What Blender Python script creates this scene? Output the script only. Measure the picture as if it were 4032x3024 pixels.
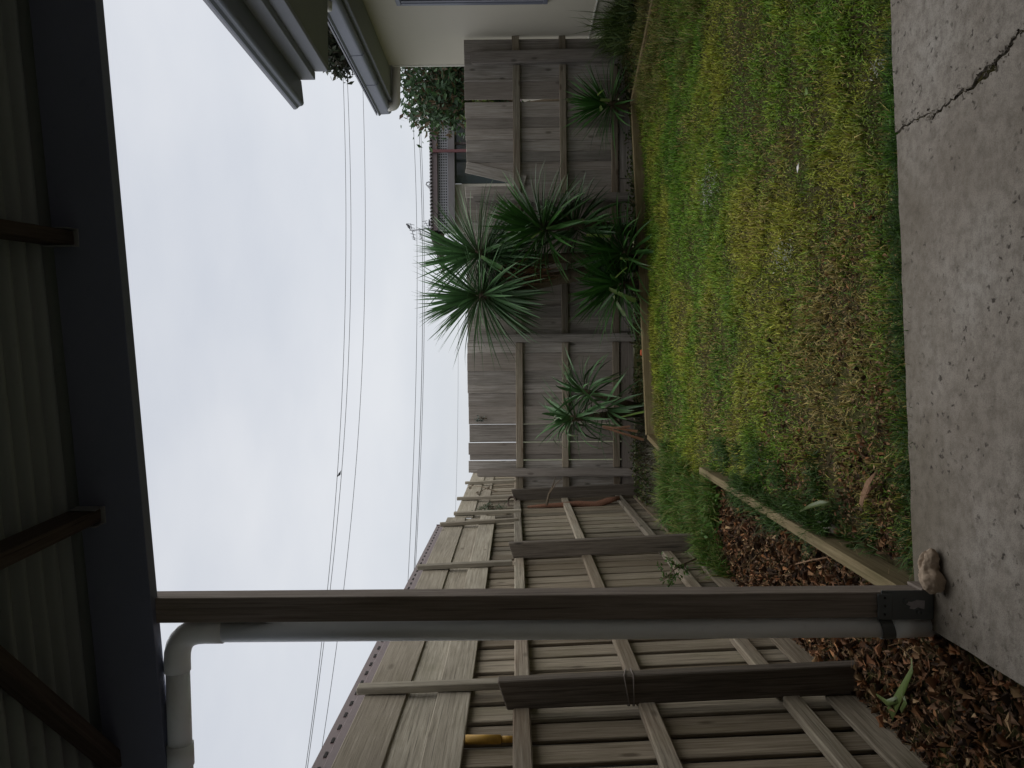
import bpy, bmesh, math, random
import numpy as np
from mathutils import Vector, Matrix
random.seed(7)
rng = np.random.default_rng(7)
S = bpy.context.scene
C = S.collection
for o in list(bpy.data.objects): bpy.data.objects.remove(o)

# ------------------------------------------------------------------ camera
CAM = Vector((0.0, 0.0, 1.42))
YAW, PITCH, ROLL = math.radians(0.672), math.radians(0.20), 0.009
FPX = 3029.0                                   # focal length in pixels of a 4032 px wide frame
F = Vector((-math.sin(YAW)*math.cos(PITCH), math.cos(YAW)*math.cos(PITCH), math.sin(PITCH)))
R = Vector((math.cos(YAW), math.sin(YAW), 0))
U = R.cross(F)
LX = -U*math.cos(ROLL) - R*math.sin(ROLL)      # the phone was held upright and the picture stored on its side
LY = R*math.cos(ROLL) - U*math.sin(ROLL)
cd = bpy.data.cameras.new('camera'); cam = bpy.data.objects.new('camera', cd); C.objects.link(cam)
M = Matrix.Identity(4)
for i in range(3):
    M[i][0] = LX[i]; M[i][1] = LY[i]; M[i][2] = -F[i]; M[i][3] = CAM[i]
cam.matrix_world = M
cd.sensor_fit = 'HORIZONTAL'; cd.sensor_width = 36; cd.lens = 36*FPX/4032
cd.clip_start = 0.05; cd.clip_end = 2000
S.camera = cam
S.render.resolution_x = 1024; S.render.resolution_y = 768

def at(x, y, Y):
    """world point at distance Y along the yard, seen at picture position x, y (4032 x 3024)"""
    d = F + LX*((x-2016)/FPX) + LY*((1512-y)/FPX)
    return CAM + d*(Y/d.y)

# ------------------------------------------------------------------ sky, sun, exposure
W = bpy.data.worlds.new('World'); S.world = W; W.use_nodes = True
nt = W.node_tree; nt.nodes.clear()
N = lambda t: nt.nodes.new(t)
SUN_EL, SUN_ROT = math.radians(55), math.radians(70)
sky = N('ShaderNodeTexSky'); sky.sky_type = 'NISHITA'; sky.sun_disc = False
sky.sun_elevation = SUN_EL; sky.sun_rotation = SUN_ROT
b1 = N('ShaderNodeBackground'); b1.inputs[1].default_value = 0.05
nt.links.new(sky.outputs[0], b1.inputs[0])
tc = N('ShaderNodeTexCoord'); mp = N('ShaderNodeMapping'); mp.inputs['Scale'].default_value = (1.0, 1.0, 2.6)
nz = N('ShaderNodeTexNoise'); nz.inputs['Scale'].default_value = 1.6; nz.inputs['Detail'].default_value = 6; nz.inputs['Roughness'].default_value = 0.5
cr = N('ShaderNodeValToRGB')
cr.color_ramp.elements[0].position = 0.33; cr.color_ramp.elements[0].color = (0.278, 0.293, 0.325, 1)
cr.color_ramp.elements[1].position = 0.72; cr.color_ramp.elements[1].color = (0.378, 0.383, 0.396, 1)
b2 = N('ShaderNodeBackground'); b2.inputs[1].default_value = 1.0
mx = N('ShaderNodeMixShader'); mx.inputs[0].default_value = 0.88
wo = N('ShaderNodeOutputWorld')
L_ = nt.links.new
L_(tc.outputs['Generated'], mp.inputs[0]); L_(mp.outputs[0], nz.inputs[0]); L_(nz.outputs[0], cr.inputs[0])
L_(cr.outputs[0], b2.inputs[0]); L_(b1.outputs[0], mx.inputs[1]); L_(b2.outputs[0], mx.inputs[2]); L_(mx.outputs[0], wo.inputs[0])
sl = bpy.data.lights.new('sun', 'SUN'); sl.energy = 1.5; sl.angle = math.radians(130); sl.color = (1, 0.97, 0.92)
so = bpy.data.objects.new('sun', sl); C.objects.link(so)
sd = Vector((math.sin(SUN_ROT)*math.cos(SUN_EL), math.cos(SUN_ROT)*math.cos(SUN_EL), math.sin(SUN_EL)))
so.rotation_euler = sd.to_track_quat('Z', 'Y').to_euler()
S.view_settings.view_transform = 'Standard'; S.view_settings.look = 'None'
S.view_settings.exposure = 1.12; S.view_settings.gamma = 1.0; S.view_settings.use_curve_mapping = False

# ------------------------------------------------------------------ materials
def mat(name):
    m = bpy.data.materials.new(name); m.use_nodes = True
    t = m.node_tree; b = t.nodes['Principled BSDF']
    return m, t, b
def ramp(t, src, stops):
    r = t.nodes.new('ShaderNodeValToRGB'); e = r.color_ramp.elements
    while len(e) < len(stops): e.new(0.5)
    for k, (p, c) in enumerate(stops):
        e[k].position = p; e[k].color = (*c, 1)
    t.links.new(src, r.inputs[0]); return r.outputs[0]
def noise(t, vec, scale, detail=5, rough=0.6, dist=0.0):
    n = t.nodes.new('ShaderNodeTexNoise')
    n.inputs['Scale'].default_value = scale; n.inputs['Detail'].default_value = detail
    n.inputs['Roughness'].default_value = rough; n.inputs['Distortion'].default_value = dist
    if vec: t.links.new(vec, n.inputs['Vector'])
    return n.outputs[0]
def mixc(t, f, a, b, mode='MIX'):
    n = t.nodes.new('ShaderNodeMix'); n.data_type = 'RGBA'; n.blend_type = mode
    for sock, v in ((n.inputs[0], f), (n.inputs[6], a), (n.inputs[7], b)):
        if hasattr(v, 'type') and not isinstance(v, (tuple, float)): t.links.new(v, sock)
        elif isinstance(v, tuple): sock.default_value = (*v, 1)
        else: sock.default_value = v
    return n.outputs[2]
def objvec(t, scale=(1, 1, 1), rand=True):
    tcn = t.nodes.new('ShaderNodeTexCoord'); mpn = t.nodes.new('ShaderNodeMapping')
    mpn.inputs['Scale'].default_value = scale
    v = tcn.outputs['Object']
    if rand:
        oi = t.nodes.new('ShaderNodeObjectInfo'); ml = t.nodes.new('ShaderNodeVectorMath'); ml.operation = 'MULTIPLY_ADD'
        cx = t.nodes.new('ShaderNodeCombineXYZ')
        for k in range(3): t.links.new(oi.outputs['Random'], cx.inputs[k])
        t.links.new(cx.outputs[0], ml.inputs[0]); ml.inputs[1].default_value = (37, 53, 71); t.links.new(v, ml.inputs[2])
        v = ml.outputs[0]
    t.links.new(v, mpn.inputs[0]); return mpn.outputs[0]
def bump(t, b, h, strength, dist=0.01):
    n = t.nodes.new('ShaderNodeBump'); n.inputs['Strength'].default_value = strength; n.inputs['Distance'].default_value = dist
    t.links.new(h, n.inputs['Height']); t.links.new(n.outputs[0], b.inputs['Normal'])

def wood(name, dark, mid, light, stain=None, stain_amt=0.5, rough=0.9, vary=0.35, moss=0.0, warm=(0.2, 0.15, 0.1)):
    m, t, b = mat(name)
    g = noise(t, objvec(t, (1.3, 38, 38)), 2.2, 5, 0.68, 0.35)
    col = ramp(t, g, [(0.28, dark), (0.47, mid), (0.72, light)])
    # weather cracks
    ck = noise(t, objvec(t, (0.9, 60, 60)), 1.6, 3, 0.5, 0.8)
    col = mixc(t, ramp(t, ck, [(0.30, (0.75,)*3), (0.37, (0.0,)*3)]), col, tuple(c*0.35 for c in dark))
    # knots
    vo = t.nodes.new('ShaderNodeTexVoronoi'); vo.inputs['Scale'].default_value = 1.0
    t.links.new(objvec(t, (2.6, 6.5, 6.5)), vo.inputs['Vector'])
    col = mixc(t, ramp(t, vo.outputs['Distance'], [(0.06, (0.8,)*3), (0.13, (0.0,)*3)]), col, tuple(c*0.5 for c in dark))
    # broad stains
    s = noise(t, objvec(t, (1.1, 3.5, 3.5)), 1.3, 4, 0.6)
    sf = ramp(t, s, [(0.42, (0,)*3), (0.75, (stain_amt,)*3)])
    col = mixc(t, sf, col, stain or tuple(c*0.45 for c in mid))
    if moss:
        s2 = noise(t, objvec(t, (1.7, 2.5, 2.5)), 1.9, 5, 0.65)
        col = mixc(t, ramp(t, s2, [(0.5, (0,)*3), (0.72, (moss,)*3)]), col, (0.10, 0.10, 0.035))
    oi = t.nodes.new('ShaderNodeObjectInfo')
    mr = t.nodes.new('ShaderNodeMapRange'); t.links.new(oi.outputs['Random'], mr.inputs[0])
    mr.inputs[3].default_value = 1-vary; mr.inputs[4].default_value = 1+vary*0.6
    col = mixc(t, 1.0, col, mr.outputs[0], 'MULTIPLY')
    m2 = t.nodes.new('ShaderNodeMath'); m2.operation = 'FRACT'; m3 = t.nodes.new('ShaderNodeMath'); m3.operation = 'MULTIPLY'
    m3.inputs[1].default_value = 17.3; t.links.new(oi.outputs['Random'], m3.inputs[0]); t.links.new(m3.outputs[0], m2.inputs[0])
    m4 = t.nodes.new('ShaderNodeMath'); m4.operation = 'MULTIPLY'; m4.inputs[1].default_value = 0.42; t.links.new(m2.outputs[0], m4.inputs[0])
    col = mixc(t, m4.outputs[0], col, warm)
    t.links.new(col, b.inputs['Base Color']); b.inputs['Roughness'].default_value = rough
    b.inputs['Specular IOR Level'].default_value = 0.2
    bump(t, b, g, 0.5, 0.006)
    return m
def painted(name, col, rough=0.5, dirt=0.25, scale=3.0, spec=0.4, bumpy=0.0, metal=0.0):
    m, t, b = mat(name)
    n1 = noise(t, objvec(t), scale, 6, 0.65)
    c = mixc(t, ramp(t, n1, [(0.35, (dirt,)*3), (0.65, (0,)*3)]), col, tuple(x*0.55 for x in col))
    n2 = noise(t, objvec(t), scale*14, 3, 0.6)
    c = mixc(t, ramp(t, n2, [(0.62, (0,)*3), (0.75, (dirt*0.8,)*3)]), c, tuple(x*0.4 for x in col))
    t.links.new(c, b.inputs['Base Color'])
    b.inputs['Roughness'].default_value = rough; b.inputs['Specular IOR Level'].default_value = spec; b.inputs['Metallic'].default_value = metal
    if bumpy: bump(t, b, noise(t, objvec(t, rand=False), 90, 4, 0.6), bumpy, 0.004)
    return m
def vcol(name, rough=0.75, trans=0.0, spec=0.25):
    m, t, b = mat(name)
    a = t.nodes.new('ShaderNodeVertexColor'); a.layer_name = 'Col'
    t.links.new(a.outputs[0], b.inputs['Base Color']); b.inputs['Roughness'].default_value = rough
    b.inputs['Specular IOR Level'].default_value = spec
    if trans:
        tr = t.nodes.new('ShaderNodeBsdfTranslucent'); ms = t.nodes.new('ShaderNodeMixShader'); ms.inputs[0].default_value = trans
        t.links.new(a.outputs[0], tr.inputs[0]); t.links.new(b.outputs[0], ms.inputs[1]); t.links.new(tr.outputs[0], ms.inputs[2])
        t.links.new(ms.outputs[0], t.nodes['Material Output'].inputs[0])
    return m
MW = {}
MW['pal_left'] = wood('weathered_paling', (0.075, 0.062, 0.044), (0.225, 0.195, 0.148), (0.40, 0.355, 0.28), moss=0.30, vary=0.48, warm=(0.20, 0.14, 0.085))
MW['pal_back'] = wood('grey_paling', (0.14, 0.122, 0.103), (0.34, 0.308, 0.275), (0.52, 0.485, 0.45), moss=0.15, vary=0.4, warm=(0.26, 0.21, 0.175))
MW['ext'] = wood('pale_board', (0.16, 0.14, 0.108), (0.31, 0.28, 0.222), (0.46, 0.42, 0.345), moss=0.25, stain_amt=0.6, vary=0.4, warm=(0.22, 0.18, 0.135))
MW['rail'] = wood('weathered_rail', (0.085, 0.072, 0.054), (0.23, 0.202, 0.158), (0.39, 0.355, 0.29), stain=(0.12, 0.06, 0.03), stain_amt=0.45, moss=0.2)
MW['fpost'] = wood('dark_fence_post', (0.055, 0.046, 0.038), (0.125, 0.105, 0.085), (0.21, 0.18, 0.15), vary=0.2, warm=(0.07, 0.055, 0.045))
MW['gpost'] = wood('grey_fence_post', (0.14, 0.125, 0.11), (0.29, 0.26, 0.235), (0.42, 0.39, 0.36), vary=0.15, warm=(0.17, 0.14, 0.115))
MW['ppost'] = wood('pergola_post', (0.135, 0.112, 0.094), (0.245, 0.21, 0.182), (0.36, 0.32, 0.285), vary=0.05, stain_amt=0.25, warm=(0.16, 0.12, 0.095))
MW['sleeper'] = wood('mossy_sleeper', (0.12, 0.095, 0.05), (0.22, 0.175, 0.095), (0.31, 0.255, 0.15), moss=0.6, vary=0.2, warm=(0.2, 0.14, 0.07))
MW['beam'] = painted('charcoal_flare_tint', (0.17, 0.19, 0.28), 0.5, 0.2, 2.0)  # charcoal beam, lifted towards blue to put lens flare haze into the colour
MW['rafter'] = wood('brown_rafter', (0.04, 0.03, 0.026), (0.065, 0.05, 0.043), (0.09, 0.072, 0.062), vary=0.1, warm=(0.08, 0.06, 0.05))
MW['sheet'] = painted('grey_sheet_steel', (0.22, 0.25, 0.245), 0.5, 0.25, 2.0)
MW['pvc'] = painted('pvc_pipe', (0.86, 0.90, 0.94), 0.5, 0.15, 2.5)
MW['steel'] = painted('black_steel', (0.095, 0.105, 0.108), 0.45, 0.35, 9.0)
MW['white'] = painted('torn_paper', (0.36, 0.34, 0.36), 0.8, 0.5, 60.0)
MW['cream'] = painted('cream_render', (0.52, 0.48, 0.40), 0.9, 0.10, 0.9, 0.2, 0.25)
MW['trim'] = painted('cream_trim', (0.62, 0.59, 0.52), 0.7, 0.15, 2.0)
MW['gutter'] = painted('slate_gutter', (0.17, 0.18, 0.225), 0.42, 0.2, 2.0)
MW['fascia'] = painted('slate_fascia', (0.27, 0.275, 0.315), 0.55, 0.12, 2.0)
MW['soffit'] = painted('grey_green_soffit', (0.26, 0.27, 0.25), 0.8, 0.12, 2.0)
MW['creampipe'] = painted('cream_pipe', (0.55, 0.53, 0.48), 0.5, 0.2, 3.0)
MW['brown'] = painted('brown_metal', (0.095, 0.056, 0.055), 0.5, 0.3, 3.0)
MW['dark'] = painted('dark_void', (0.02, 0.018, 0.017), 0.9, 0.2)
MW['purple'] = painted('brown_fascia', (0.13, 0.10, 0.105), 0.6, 0.2)
MW['lattice'] = painted('pale_lattice', (0.27, 0.27, 0.29), 0.7, 0.2)
MW['farwall'] = painted('far_wall', (0.33, 0.305, 0.265), 0.9, 0.2, 0.8)
MW['fargrey'] = painted('far_beam', (0.14, 0.13, 0.135), 0.8, 0.2)
MW['maroon'] = painted('maroon_paint', (0.12, 0.045, 0.05), 0.6, 0.2)
MW['galv'] = painted('galvanised', (0.28, 0.29, 0.31), 0.45, 0.3, 6.0, metal=0.3)
MW['wire'] = painted('wire_black', (0.10, 0.10, 0.11), 0.7, 0.0)
MW['bird'] = painted('bird_dark', (0.03, 0.032, 0.04), 0.7, 0.2)
MW['polewood'] = wood('pole_wood', (0.12, 0.11, 0.10), (0.2, 0.19, 0.18), (0.3, 0.28, 0.26))
MW['yellow'] = painted('yellow_paint', (0.52, 0.30, 0.05), 0.6, 0.6, 22.0)
MW['stone'] = painted('tan_stone', (0.42, 0.33, 0.25), 0.95, 0.5, 9.0, 0.1, 0.5)
MW['bark'] = wood('bark', (0.06, 0.045, 0.03), (0.13, 0.10, 0.07), (0.22, 0.175, 0.13))
MW['redbark'] = wood('red_bark', (0.09, 0.035, 0.022), (0.17, 0.07, 0.045), (0.26, 0.12, 0.08))
MW['drywood'] = wood('dry_bark_strip', (0.15, 0.075, 0.04), (0.29, 0.155, 0.085), (0.40, 0.25, 0.15))
MW['palewood'] = wood('pale_log', (0.18, 0.15, 0.13), (0.34, 0.30, 0.27), (0.5, 0.46, 0.42))
MW['string'] = painted('string', (0.22, 0.19, 0.17), 0.9, 0.1)
MW['orange'] = painted('orange_plastic', (0.5, 0.10, 0.03), 0.6, 0.2)
MW['rust'] = painted('rusty_hose', (0.10, 0.07, 0.055), 0.8, 0.5, 20)
MW['feather'] = painted('white_feather', (0.72, 0.71, 0.68), 0.8, 0.15)
MW['foliage'] = vcol('foliage', 0.55, 0.25, 0.35)
MW['blade'] = vcol('grass_blade', 0.6, 0.22, 0.3)
MW['litter'] = vcol('leaf_litter', 0.85, 0.1, 0.15)
def glass():
    m, t, b = mat('window_glass')
    b.inputs['Base Color'].default_value = (0.05, 0.06, 0.065, 1); b.inputs['Roughness'].default_value = 0.04
    b.inputs['Specular IOR Level'].default_value = 0.9; return m
MW['glass'] = glass()
def leafmat(name, base, tip, mid):
    m, t, b = mat(name)
    oi = t.nodes.new('ShaderNodeObjectInfo'); tcn = t.nodes.new('ShaderNodeTexCoord')
    sx = t.nodes.new('ShaderNodeSeparateXYZ'); t.links.new(tcn.outputs['Generated'], sx.inputs[0])
    c = ramp(t, sx.outputs[0], [(0.0, base), (0.25, mid), (0.9, mid), (1.0, tip)])
    st = noise(t, objvec(t, (1.0, 90, 20)), 2.0, 3, 0.6)
    c = mixc(t, ramp(t, st, [(0.35, (0.5,)*3), (0.65, (0,)*3)]), c, tuple(x*0.5 for x in mid))
    mr = t.nodes.new('ShaderNodeMapRange'); t.links.new(oi.outputs['Random'], mr.inputs[0]); mr.inputs[3].default_value = 0.55; mr.inputs[4].default_value = 1.45
    c = mixc(t, 1.0, c, mr.outputs[0], 'MULTIPLY')
    t.links.new(c, b.inputs['Base Color']); b.inputs['Roughness'].default_value = 0.42; b.inputs['Specular IOR Level'].default_value = 0.45
    tr = t.nodes.new('ShaderNodeBsdfTranslucent'); ms = t.nodes.new('ShaderNodeMixShader'); ms.inputs[0].default_value = 0.18
    t.links.new(c, tr.inputs[0]); t.links.new(b.outputs[0], ms.inputs[1]); t.links.new(tr.outputs[0], ms.inputs[2])
    t.links.new(ms.outputs[0], t.nodes['Material Output'].inputs[0])
    return m
MW['yucca'] = leafmat('yucca_green', (0.10, 0.14, 0.05), (0.12, 0.12, 0.06), (0.085, 0.180, 0.068))
MW['yucca2'] = leafmat('yucca_lush_green', (0.09, 0.14, 0.04), (0.12, 0.12, 0.05), (0.055, 0.150, 0.032))
MW['yucca_cut'] = leafmat('yucca_yellow_green', (0.20, 0.26, 0.06), (0.12, 0.18, 0.05), (0.15, 0.24, 0.05))
MW['yucca_fallen'] = leafmat('fallen_leaf_green', (0.16, 0.19, 0.06), (0.20, 0.20, 0.07), (0.115, 0.165, 0.045))
MW['yucca_dead'] = leafmat('yucca_dead', (0.17, 0.09, 0.05), (0.22, 0.13, 0.08), (0.20, 0.10, 0.055))
def concrete():
    m, t, b = mat('concrete')
    v = objvec(t, rand=False)
    n1 = noise(t, v, 1.2, 6, 0.6); n2 = noise(t, v, 22, 6, 0.7); n3 = noise(t, v, 240, 3, 0.6)
    c = ramp(t, n1, [(0.32, (0.195, 0.168, 0.137)), (0.5, (0.28, 0.251, 0.216)), (0.68, (0.355, 0.330, 0.296))])
    c = mixc(t, ramp(t, n2, [(0.35, (0.6,)*3), (0.58, (0,)*3)]), c, (0.115, 0.098, 0.08))
    c = mixc(t, ramp(t, n3, [(0.33, (0.5,)*3), (0.5, (0,)*3)]), c, (0.09, 0.078, 0.066))
    c = mixc(t, ramp(t, n3, [(0.6, (0,)*3), (0.75, (0.4,)*3)]), c, (0.30, 0.28, 0.26))
    # moss-brown stain growing in from the lawn edge and the post corner
    sx = t.nodes.new('ShaderNodeSeparateXYZ'); tcn = t.nodes.new('ShaderNodeTexCoord'); t.links.new(tcn.outputs['Object'], sx.inputs[0])
    ad = t.nodes.new('ShaderNodeMath'); ad.operation = 'MULTIPLY_ADD'; ad.inputs[1].default_value = 0.55
    n5 = noise(t, v, 3.2, 5, 0.65); t.links.new(n5, ad.inputs[0])
    ms_ = t.nodes.new('ShaderNodeMath'); ms_.operation = 'MULTIPLY_ADD'; ms_.inputs[1].default_value = 1.0
    t.links.new(sx.outputs[1], ms_.inputs[0]); ms_.inputs[2].default_value = -2.35
    mx_ = t.nodes.new('ShaderNodeMath'); mx_.operation = 'MULTIPLY_ADD'; mx_.inputs[1].default_value = -0.22; t.links.new(sx.outputs[0], mx_.inputs[0]); t.links.new(ms_.outputs[0], mx_.inputs[2])
    t.links.new(mx_.outputs[0], ad.inputs[2])
    c = mixc(t, ramp(t, ad.outputs[0], [(0.42, (0,)*3), (0.85, (0.55,)*3)]), c, (0.075, 0.062, 0.034))
    # pits in clusters
    vo = t.nodes.new('ShaderNodeTexVoronoi'); vo.inputs['Scale'].default_value = 30
    dn = t.nodes.new('ShaderNodeTexNoise'); dn.inputs['Scale'].default_value = 55; dn.inputs['Detail'].default_value = 4; t.links.new(v, dn.inputs['Vector'])
    dv = t.nodes.new('ShaderNodeVectorMath'); dv.operation = 'MULTIPLY_ADD'; dv.inputs[1].default_value = (0.045, 0.045, 0.0)
    t.links.new(dn.outputs['Color'], dv.inputs[0]); t.links.new(v, dv.inputs[2]); t.links.new(dv.outputs[0], vo.inputs['Vector'])
    cl = noise(t, v, 2.6, 3, 0.6)
    pit = mixc(t, 1.0, ramp(t, vo.outputs['Distance'], [(0.10, (0.9,)*3), (0.27, (0,)*3)]), ramp(t, cl, [(0.43, (0,)*3), (0.55, (1,)*3)]), 'MULTIPLY')
    c = mixc(t, pit, c, (0.04, 0.032, 0.027))
    t.links.new(c, b.inputs['Base Color']); b.inputs['Roughness'].default_value = 0.92; b.inputs['Specular IOR Level'].default_value = 0.25
    hh = mixc(t, 0.6, n3, n2); hh = mixc(t, pit, hh, (0.0, 0.0, 0.0))
    bump(t, b, hh, 0.5, 0.004)
    return m
MW['concrete'] = concrete()
def soil():
    m, t, b = mat('soil')
    v = objvec(t, rand=False)
    n1 = noise(t, v, 45, 6, 0.7); n2 = noise(t, v, 2.0, 4, 0.6)
    c = ramp(t, n1, [(0.3, (0.022, 0.018, 0.010)), (0.55, (0.055, 0.045, 0.020)), (0.75, (0.12, 0.095, 0.042))])
    c = mixc(t, ramp(t, n2, [(0.4, (0,)*3), (0.6, (0.4,)*3)]), c, (0.07, 0.085, 0.02))
    t.links.new(c, b.inputs['Base Color']); b.inputs['Roughness'].default_value = 0.95; b.inputs['Specular IOR Level'].default_value = 0.1
    bump(t, b, n1, 0.8, 0.02); return m
MW['soil'] = soil()
def farground():
    m, t, b = mat('far_grass')
    c = ramp(t, noise(t, objvec(t, rand=False), 1.5, 6, 0.7), [(0.3, (0.04, 0.055, 0.02)), (0.7, (0.10, 0.11, 0.04))])
    t.links.new(c, b.inputs['Base Color']); b.inputs['Roughness'].default_value = 0.95; return m
MW['far'] = farground()

# ------------------------------------------------------------------ helpers
def tag(o, label=None, cat=None, group=None, kind=None):
    if label: o['label'] = label
    if cat: o['category'] = cat
    if group: o['group'] = group
    if kind: o['kind'] = kind
    return o
def thing(name, loc, label, cat, group=None):
    o = bpy.data.objects.new(name, None); o.empty_display_size = 0.1; C.objects.link(o); o.location = loc
    return tag(o, label, cat, group)
WORLD = {}
def put(o, parent=None, mw=None):
    C.objects.link(o); mw = mw or Matrix.Identity(4)
    if parent is not None:
        o.parent = parent
        pw = WORLD.get(parent.name, Matrix.Translation(parent.location))
        o.matrix_local = pw.inverted() @ mw
    else:
        o.matrix_local = mw
    WORLD[o.name] = mw
    return o
def mesh_obj(name, me, m, parent=None, mw=None):
    if m is not None and not me.materials: me.materials.append(MW[m])
    return put(bpy.data.objects.new(name, me), parent, mw)
def pyd(name, verts, faces, m, parent=None, mw=None, smooth=False):
    me = bpy.data.meshes.new(name); me.from_pydata([tuple(v) for v in verts], [], faces)
    if smooth: me.polygons.foreach_set('use_smooth', [True]*len(me.polygons))
    me.update(); return mesh_obj(name, me, m, parent, mw)
_cache = {}
def box_mesh(L, Wd, T, m, bev=0.003, cut=0.0):
    k = (round(L, 3), round(Wd, 3), round(T, 3), m, bev, round(cut, 3))
    if k in _cache: return _cache[k]
    bm = bmesh.new(); bmesh.ops.create_cube(bm, size=1)
    for v in bm.verts: v.co = Vector((v.co.x*L, v.co.y*Wd, v.co.z*T))
    if cut:
        for v in bm.verts:
            if v.co.x > 0 and v.co.y > 0: v.co.x -= cut
    if bev: bmesh.ops.bevel(bm, geom=bm.edges[:], offset=bev, segments=1, affect='EDGES', clamp_overlap=True)
    me = bpy.data.meshes.new('board'); bm.to_mesh(me); bm.free(); me.materials.append(MW[m]); _cache[k] = me
    return me
def frame(c, xa, ya):
    """matrix: local X along xa, local Y near ya"""
    xa = Vector(xa).normalized(); za = xa.cross(Vector(ya)).normalized(); ya = za.cross(xa)
    m = Matrix.Identity(4)
    for i in range(3): m[i][0] = xa[i]; m[i][1] = ya[i]; m[i][2] = za[i]; m[i][3] = c[i]
    return m
def board(name, m, L, Wd, T, c, xa, ya, parent, bev=0.003, cut=0.0):
    return put(bpy.data.objects.new(name, box_mesh(L, Wd, T, m, bev, cut)), parent, frame(Vector(c), xa, ya))
def bar(name, m, a, b, Wd, T, ya, parent, bev=0.003):
    a = Vector(a); b = Vector(b)
    return board(name, m, (b-a).length, Wd, T, (a+b)/2, b-a, ya, parent, bev)
def tube_geo(pts, rad, n=10, caps=True):
    pts = [Vector(p) for p in pts]; rs = rad if isinstance(rad, (list, tuple)) else [rad]*len(pts)
    vs, fs = [], []; up = None
    for i, p in enumerate(pts):
        d = (pts[min(i+1, len(pts)-1)] - pts[max(i-1, 0)]).normalized()
        if up is None:
            up = Vector((0, 0, 1)) if abs(d.z) < 0.9 else Vector((1, 0, 0))
        a = d.cross(up).normalized(); bb = a.cross(d).normalized(); up = bb
        for k in range(n):
            t = 2*math.pi*k/n; vs.append(p + (a*math.cos(t) + bb*math.sin(t))*rs[i])
    for i in range(len(pts)-1):
        for k in range(n):
            fs.append((i*n+k, i*n+(k+1) % n, (i+1)*n+(k+1) % n, (i+1)*n+k))
    if caps:
        fs.append(tuple(reversed(range(n)))); fs.append(tuple(range((len(pts)-1)*n, len(pts)*n)))
    return vs, fs
def tube(name, m, pts, rad, parent=None, n=10):
    pts = [Vector(p) for p in pts]
    o0 = pts[0]; v, f = tube_geo([p-o0 for p in pts], rad, n)
    return pyd(name, v, f, m, parent, Matrix.Translation(o0), smooth=True)
def bend_pts(a, c, b, r, n=7):
    """polyline a -> c -> b with the corner rounded to radius r"""
    a, c, b = Vector(a), Vector(c), Vector(b); u = (a-c).normalized(); v = (b-c).normalized()
    p0 = c+u*r; p2 = c+v*r; return [p0*(1-t)**2 + c*2*t*(1-t) + p2*t*t for t in [k/n for k in range(n+1)]]
def vnoise(x, y, s=1.0, seed=0):
    x = np.asarray(x)*s + 100.3*seed; y = np.asarray(y)*s + 57.7*seed
    xi = np.floor(x); yi = np.floor(y); fx = x-xi; fy = y-yi
    fx = fx*fx*(3-2*fx); fy = fy*fy*(3-2*fy)
    h = lambda a, b: np.modf(np.abs(np.sin(a*127.1 + b*311.7 + seed*7.3)*43758.5453))[0]
    return (h(xi, yi)*(1-fx)+h(xi+1, yi)*fx)*(1-fy) + (h(xi, yi+1)*(1-fx)+h(xi+1, yi+1)*fx)*fy
def fbm(x, y, s, seed=0, o=4):
    r = 0; a = 0.5; tot = 0
    for k in range(o):
        r = r + a*vnoise(x, y, s*2**k, seed+k*3); tot += a; a *= 0.55
    return r/tot
def np_mesh(name, verts, faces_flat, loop_total, cols, m, parent=None, kind='stuff'):
    me = bpy.data.meshes.new(name)
    nv = len(verts); nl = len(faces_flat); nf = len(loop_total)
    me.vertices.add(nv); me.vertices.foreach_set('co', verts.astype(np.float32).ravel())
    me.loops.add(nl); me.loops.foreach_set('vertex_index', faces_flat.astype(np.int32))
    me.polygons.add(nf); ls = np.concatenate([[0], np.cumsum(loop_total)[:-1]]).astype(np.int32)
    me.polygons.foreach_set('loop_start', ls); me.polygons.foreach_set('loop_total', loop_total.astype(np.int32))
    if cols is not None:
        ca = me.color_attributes.new('Col', 'FLOAT_COLOR', 'POINT')
        c4 = np.ones((nv, 4), np.float32); c4[:, :3] = cols; ca.data.foreach_set('color', c4.ravel())
    me.update(calc_edges=True)
    o = mesh_obj(name, me, m, parent)
    if kind: o['kind'] = kind
    return o
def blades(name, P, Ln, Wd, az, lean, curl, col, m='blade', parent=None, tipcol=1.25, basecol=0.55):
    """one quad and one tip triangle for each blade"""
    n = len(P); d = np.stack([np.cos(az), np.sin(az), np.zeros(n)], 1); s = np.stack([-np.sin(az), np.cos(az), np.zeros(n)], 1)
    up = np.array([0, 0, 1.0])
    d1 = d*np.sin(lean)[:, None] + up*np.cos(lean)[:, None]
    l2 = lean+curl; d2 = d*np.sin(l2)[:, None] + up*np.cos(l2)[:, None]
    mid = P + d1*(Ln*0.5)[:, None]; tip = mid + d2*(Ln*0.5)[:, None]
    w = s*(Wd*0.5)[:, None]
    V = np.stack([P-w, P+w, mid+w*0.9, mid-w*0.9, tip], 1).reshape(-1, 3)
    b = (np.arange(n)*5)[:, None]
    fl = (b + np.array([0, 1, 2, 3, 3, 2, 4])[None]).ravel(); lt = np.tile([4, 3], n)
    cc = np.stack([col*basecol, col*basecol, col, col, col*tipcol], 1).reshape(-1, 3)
    return np_mesh(name, V, fl, lt, np.clip(cc, 0, 1), m, parent)
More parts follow.
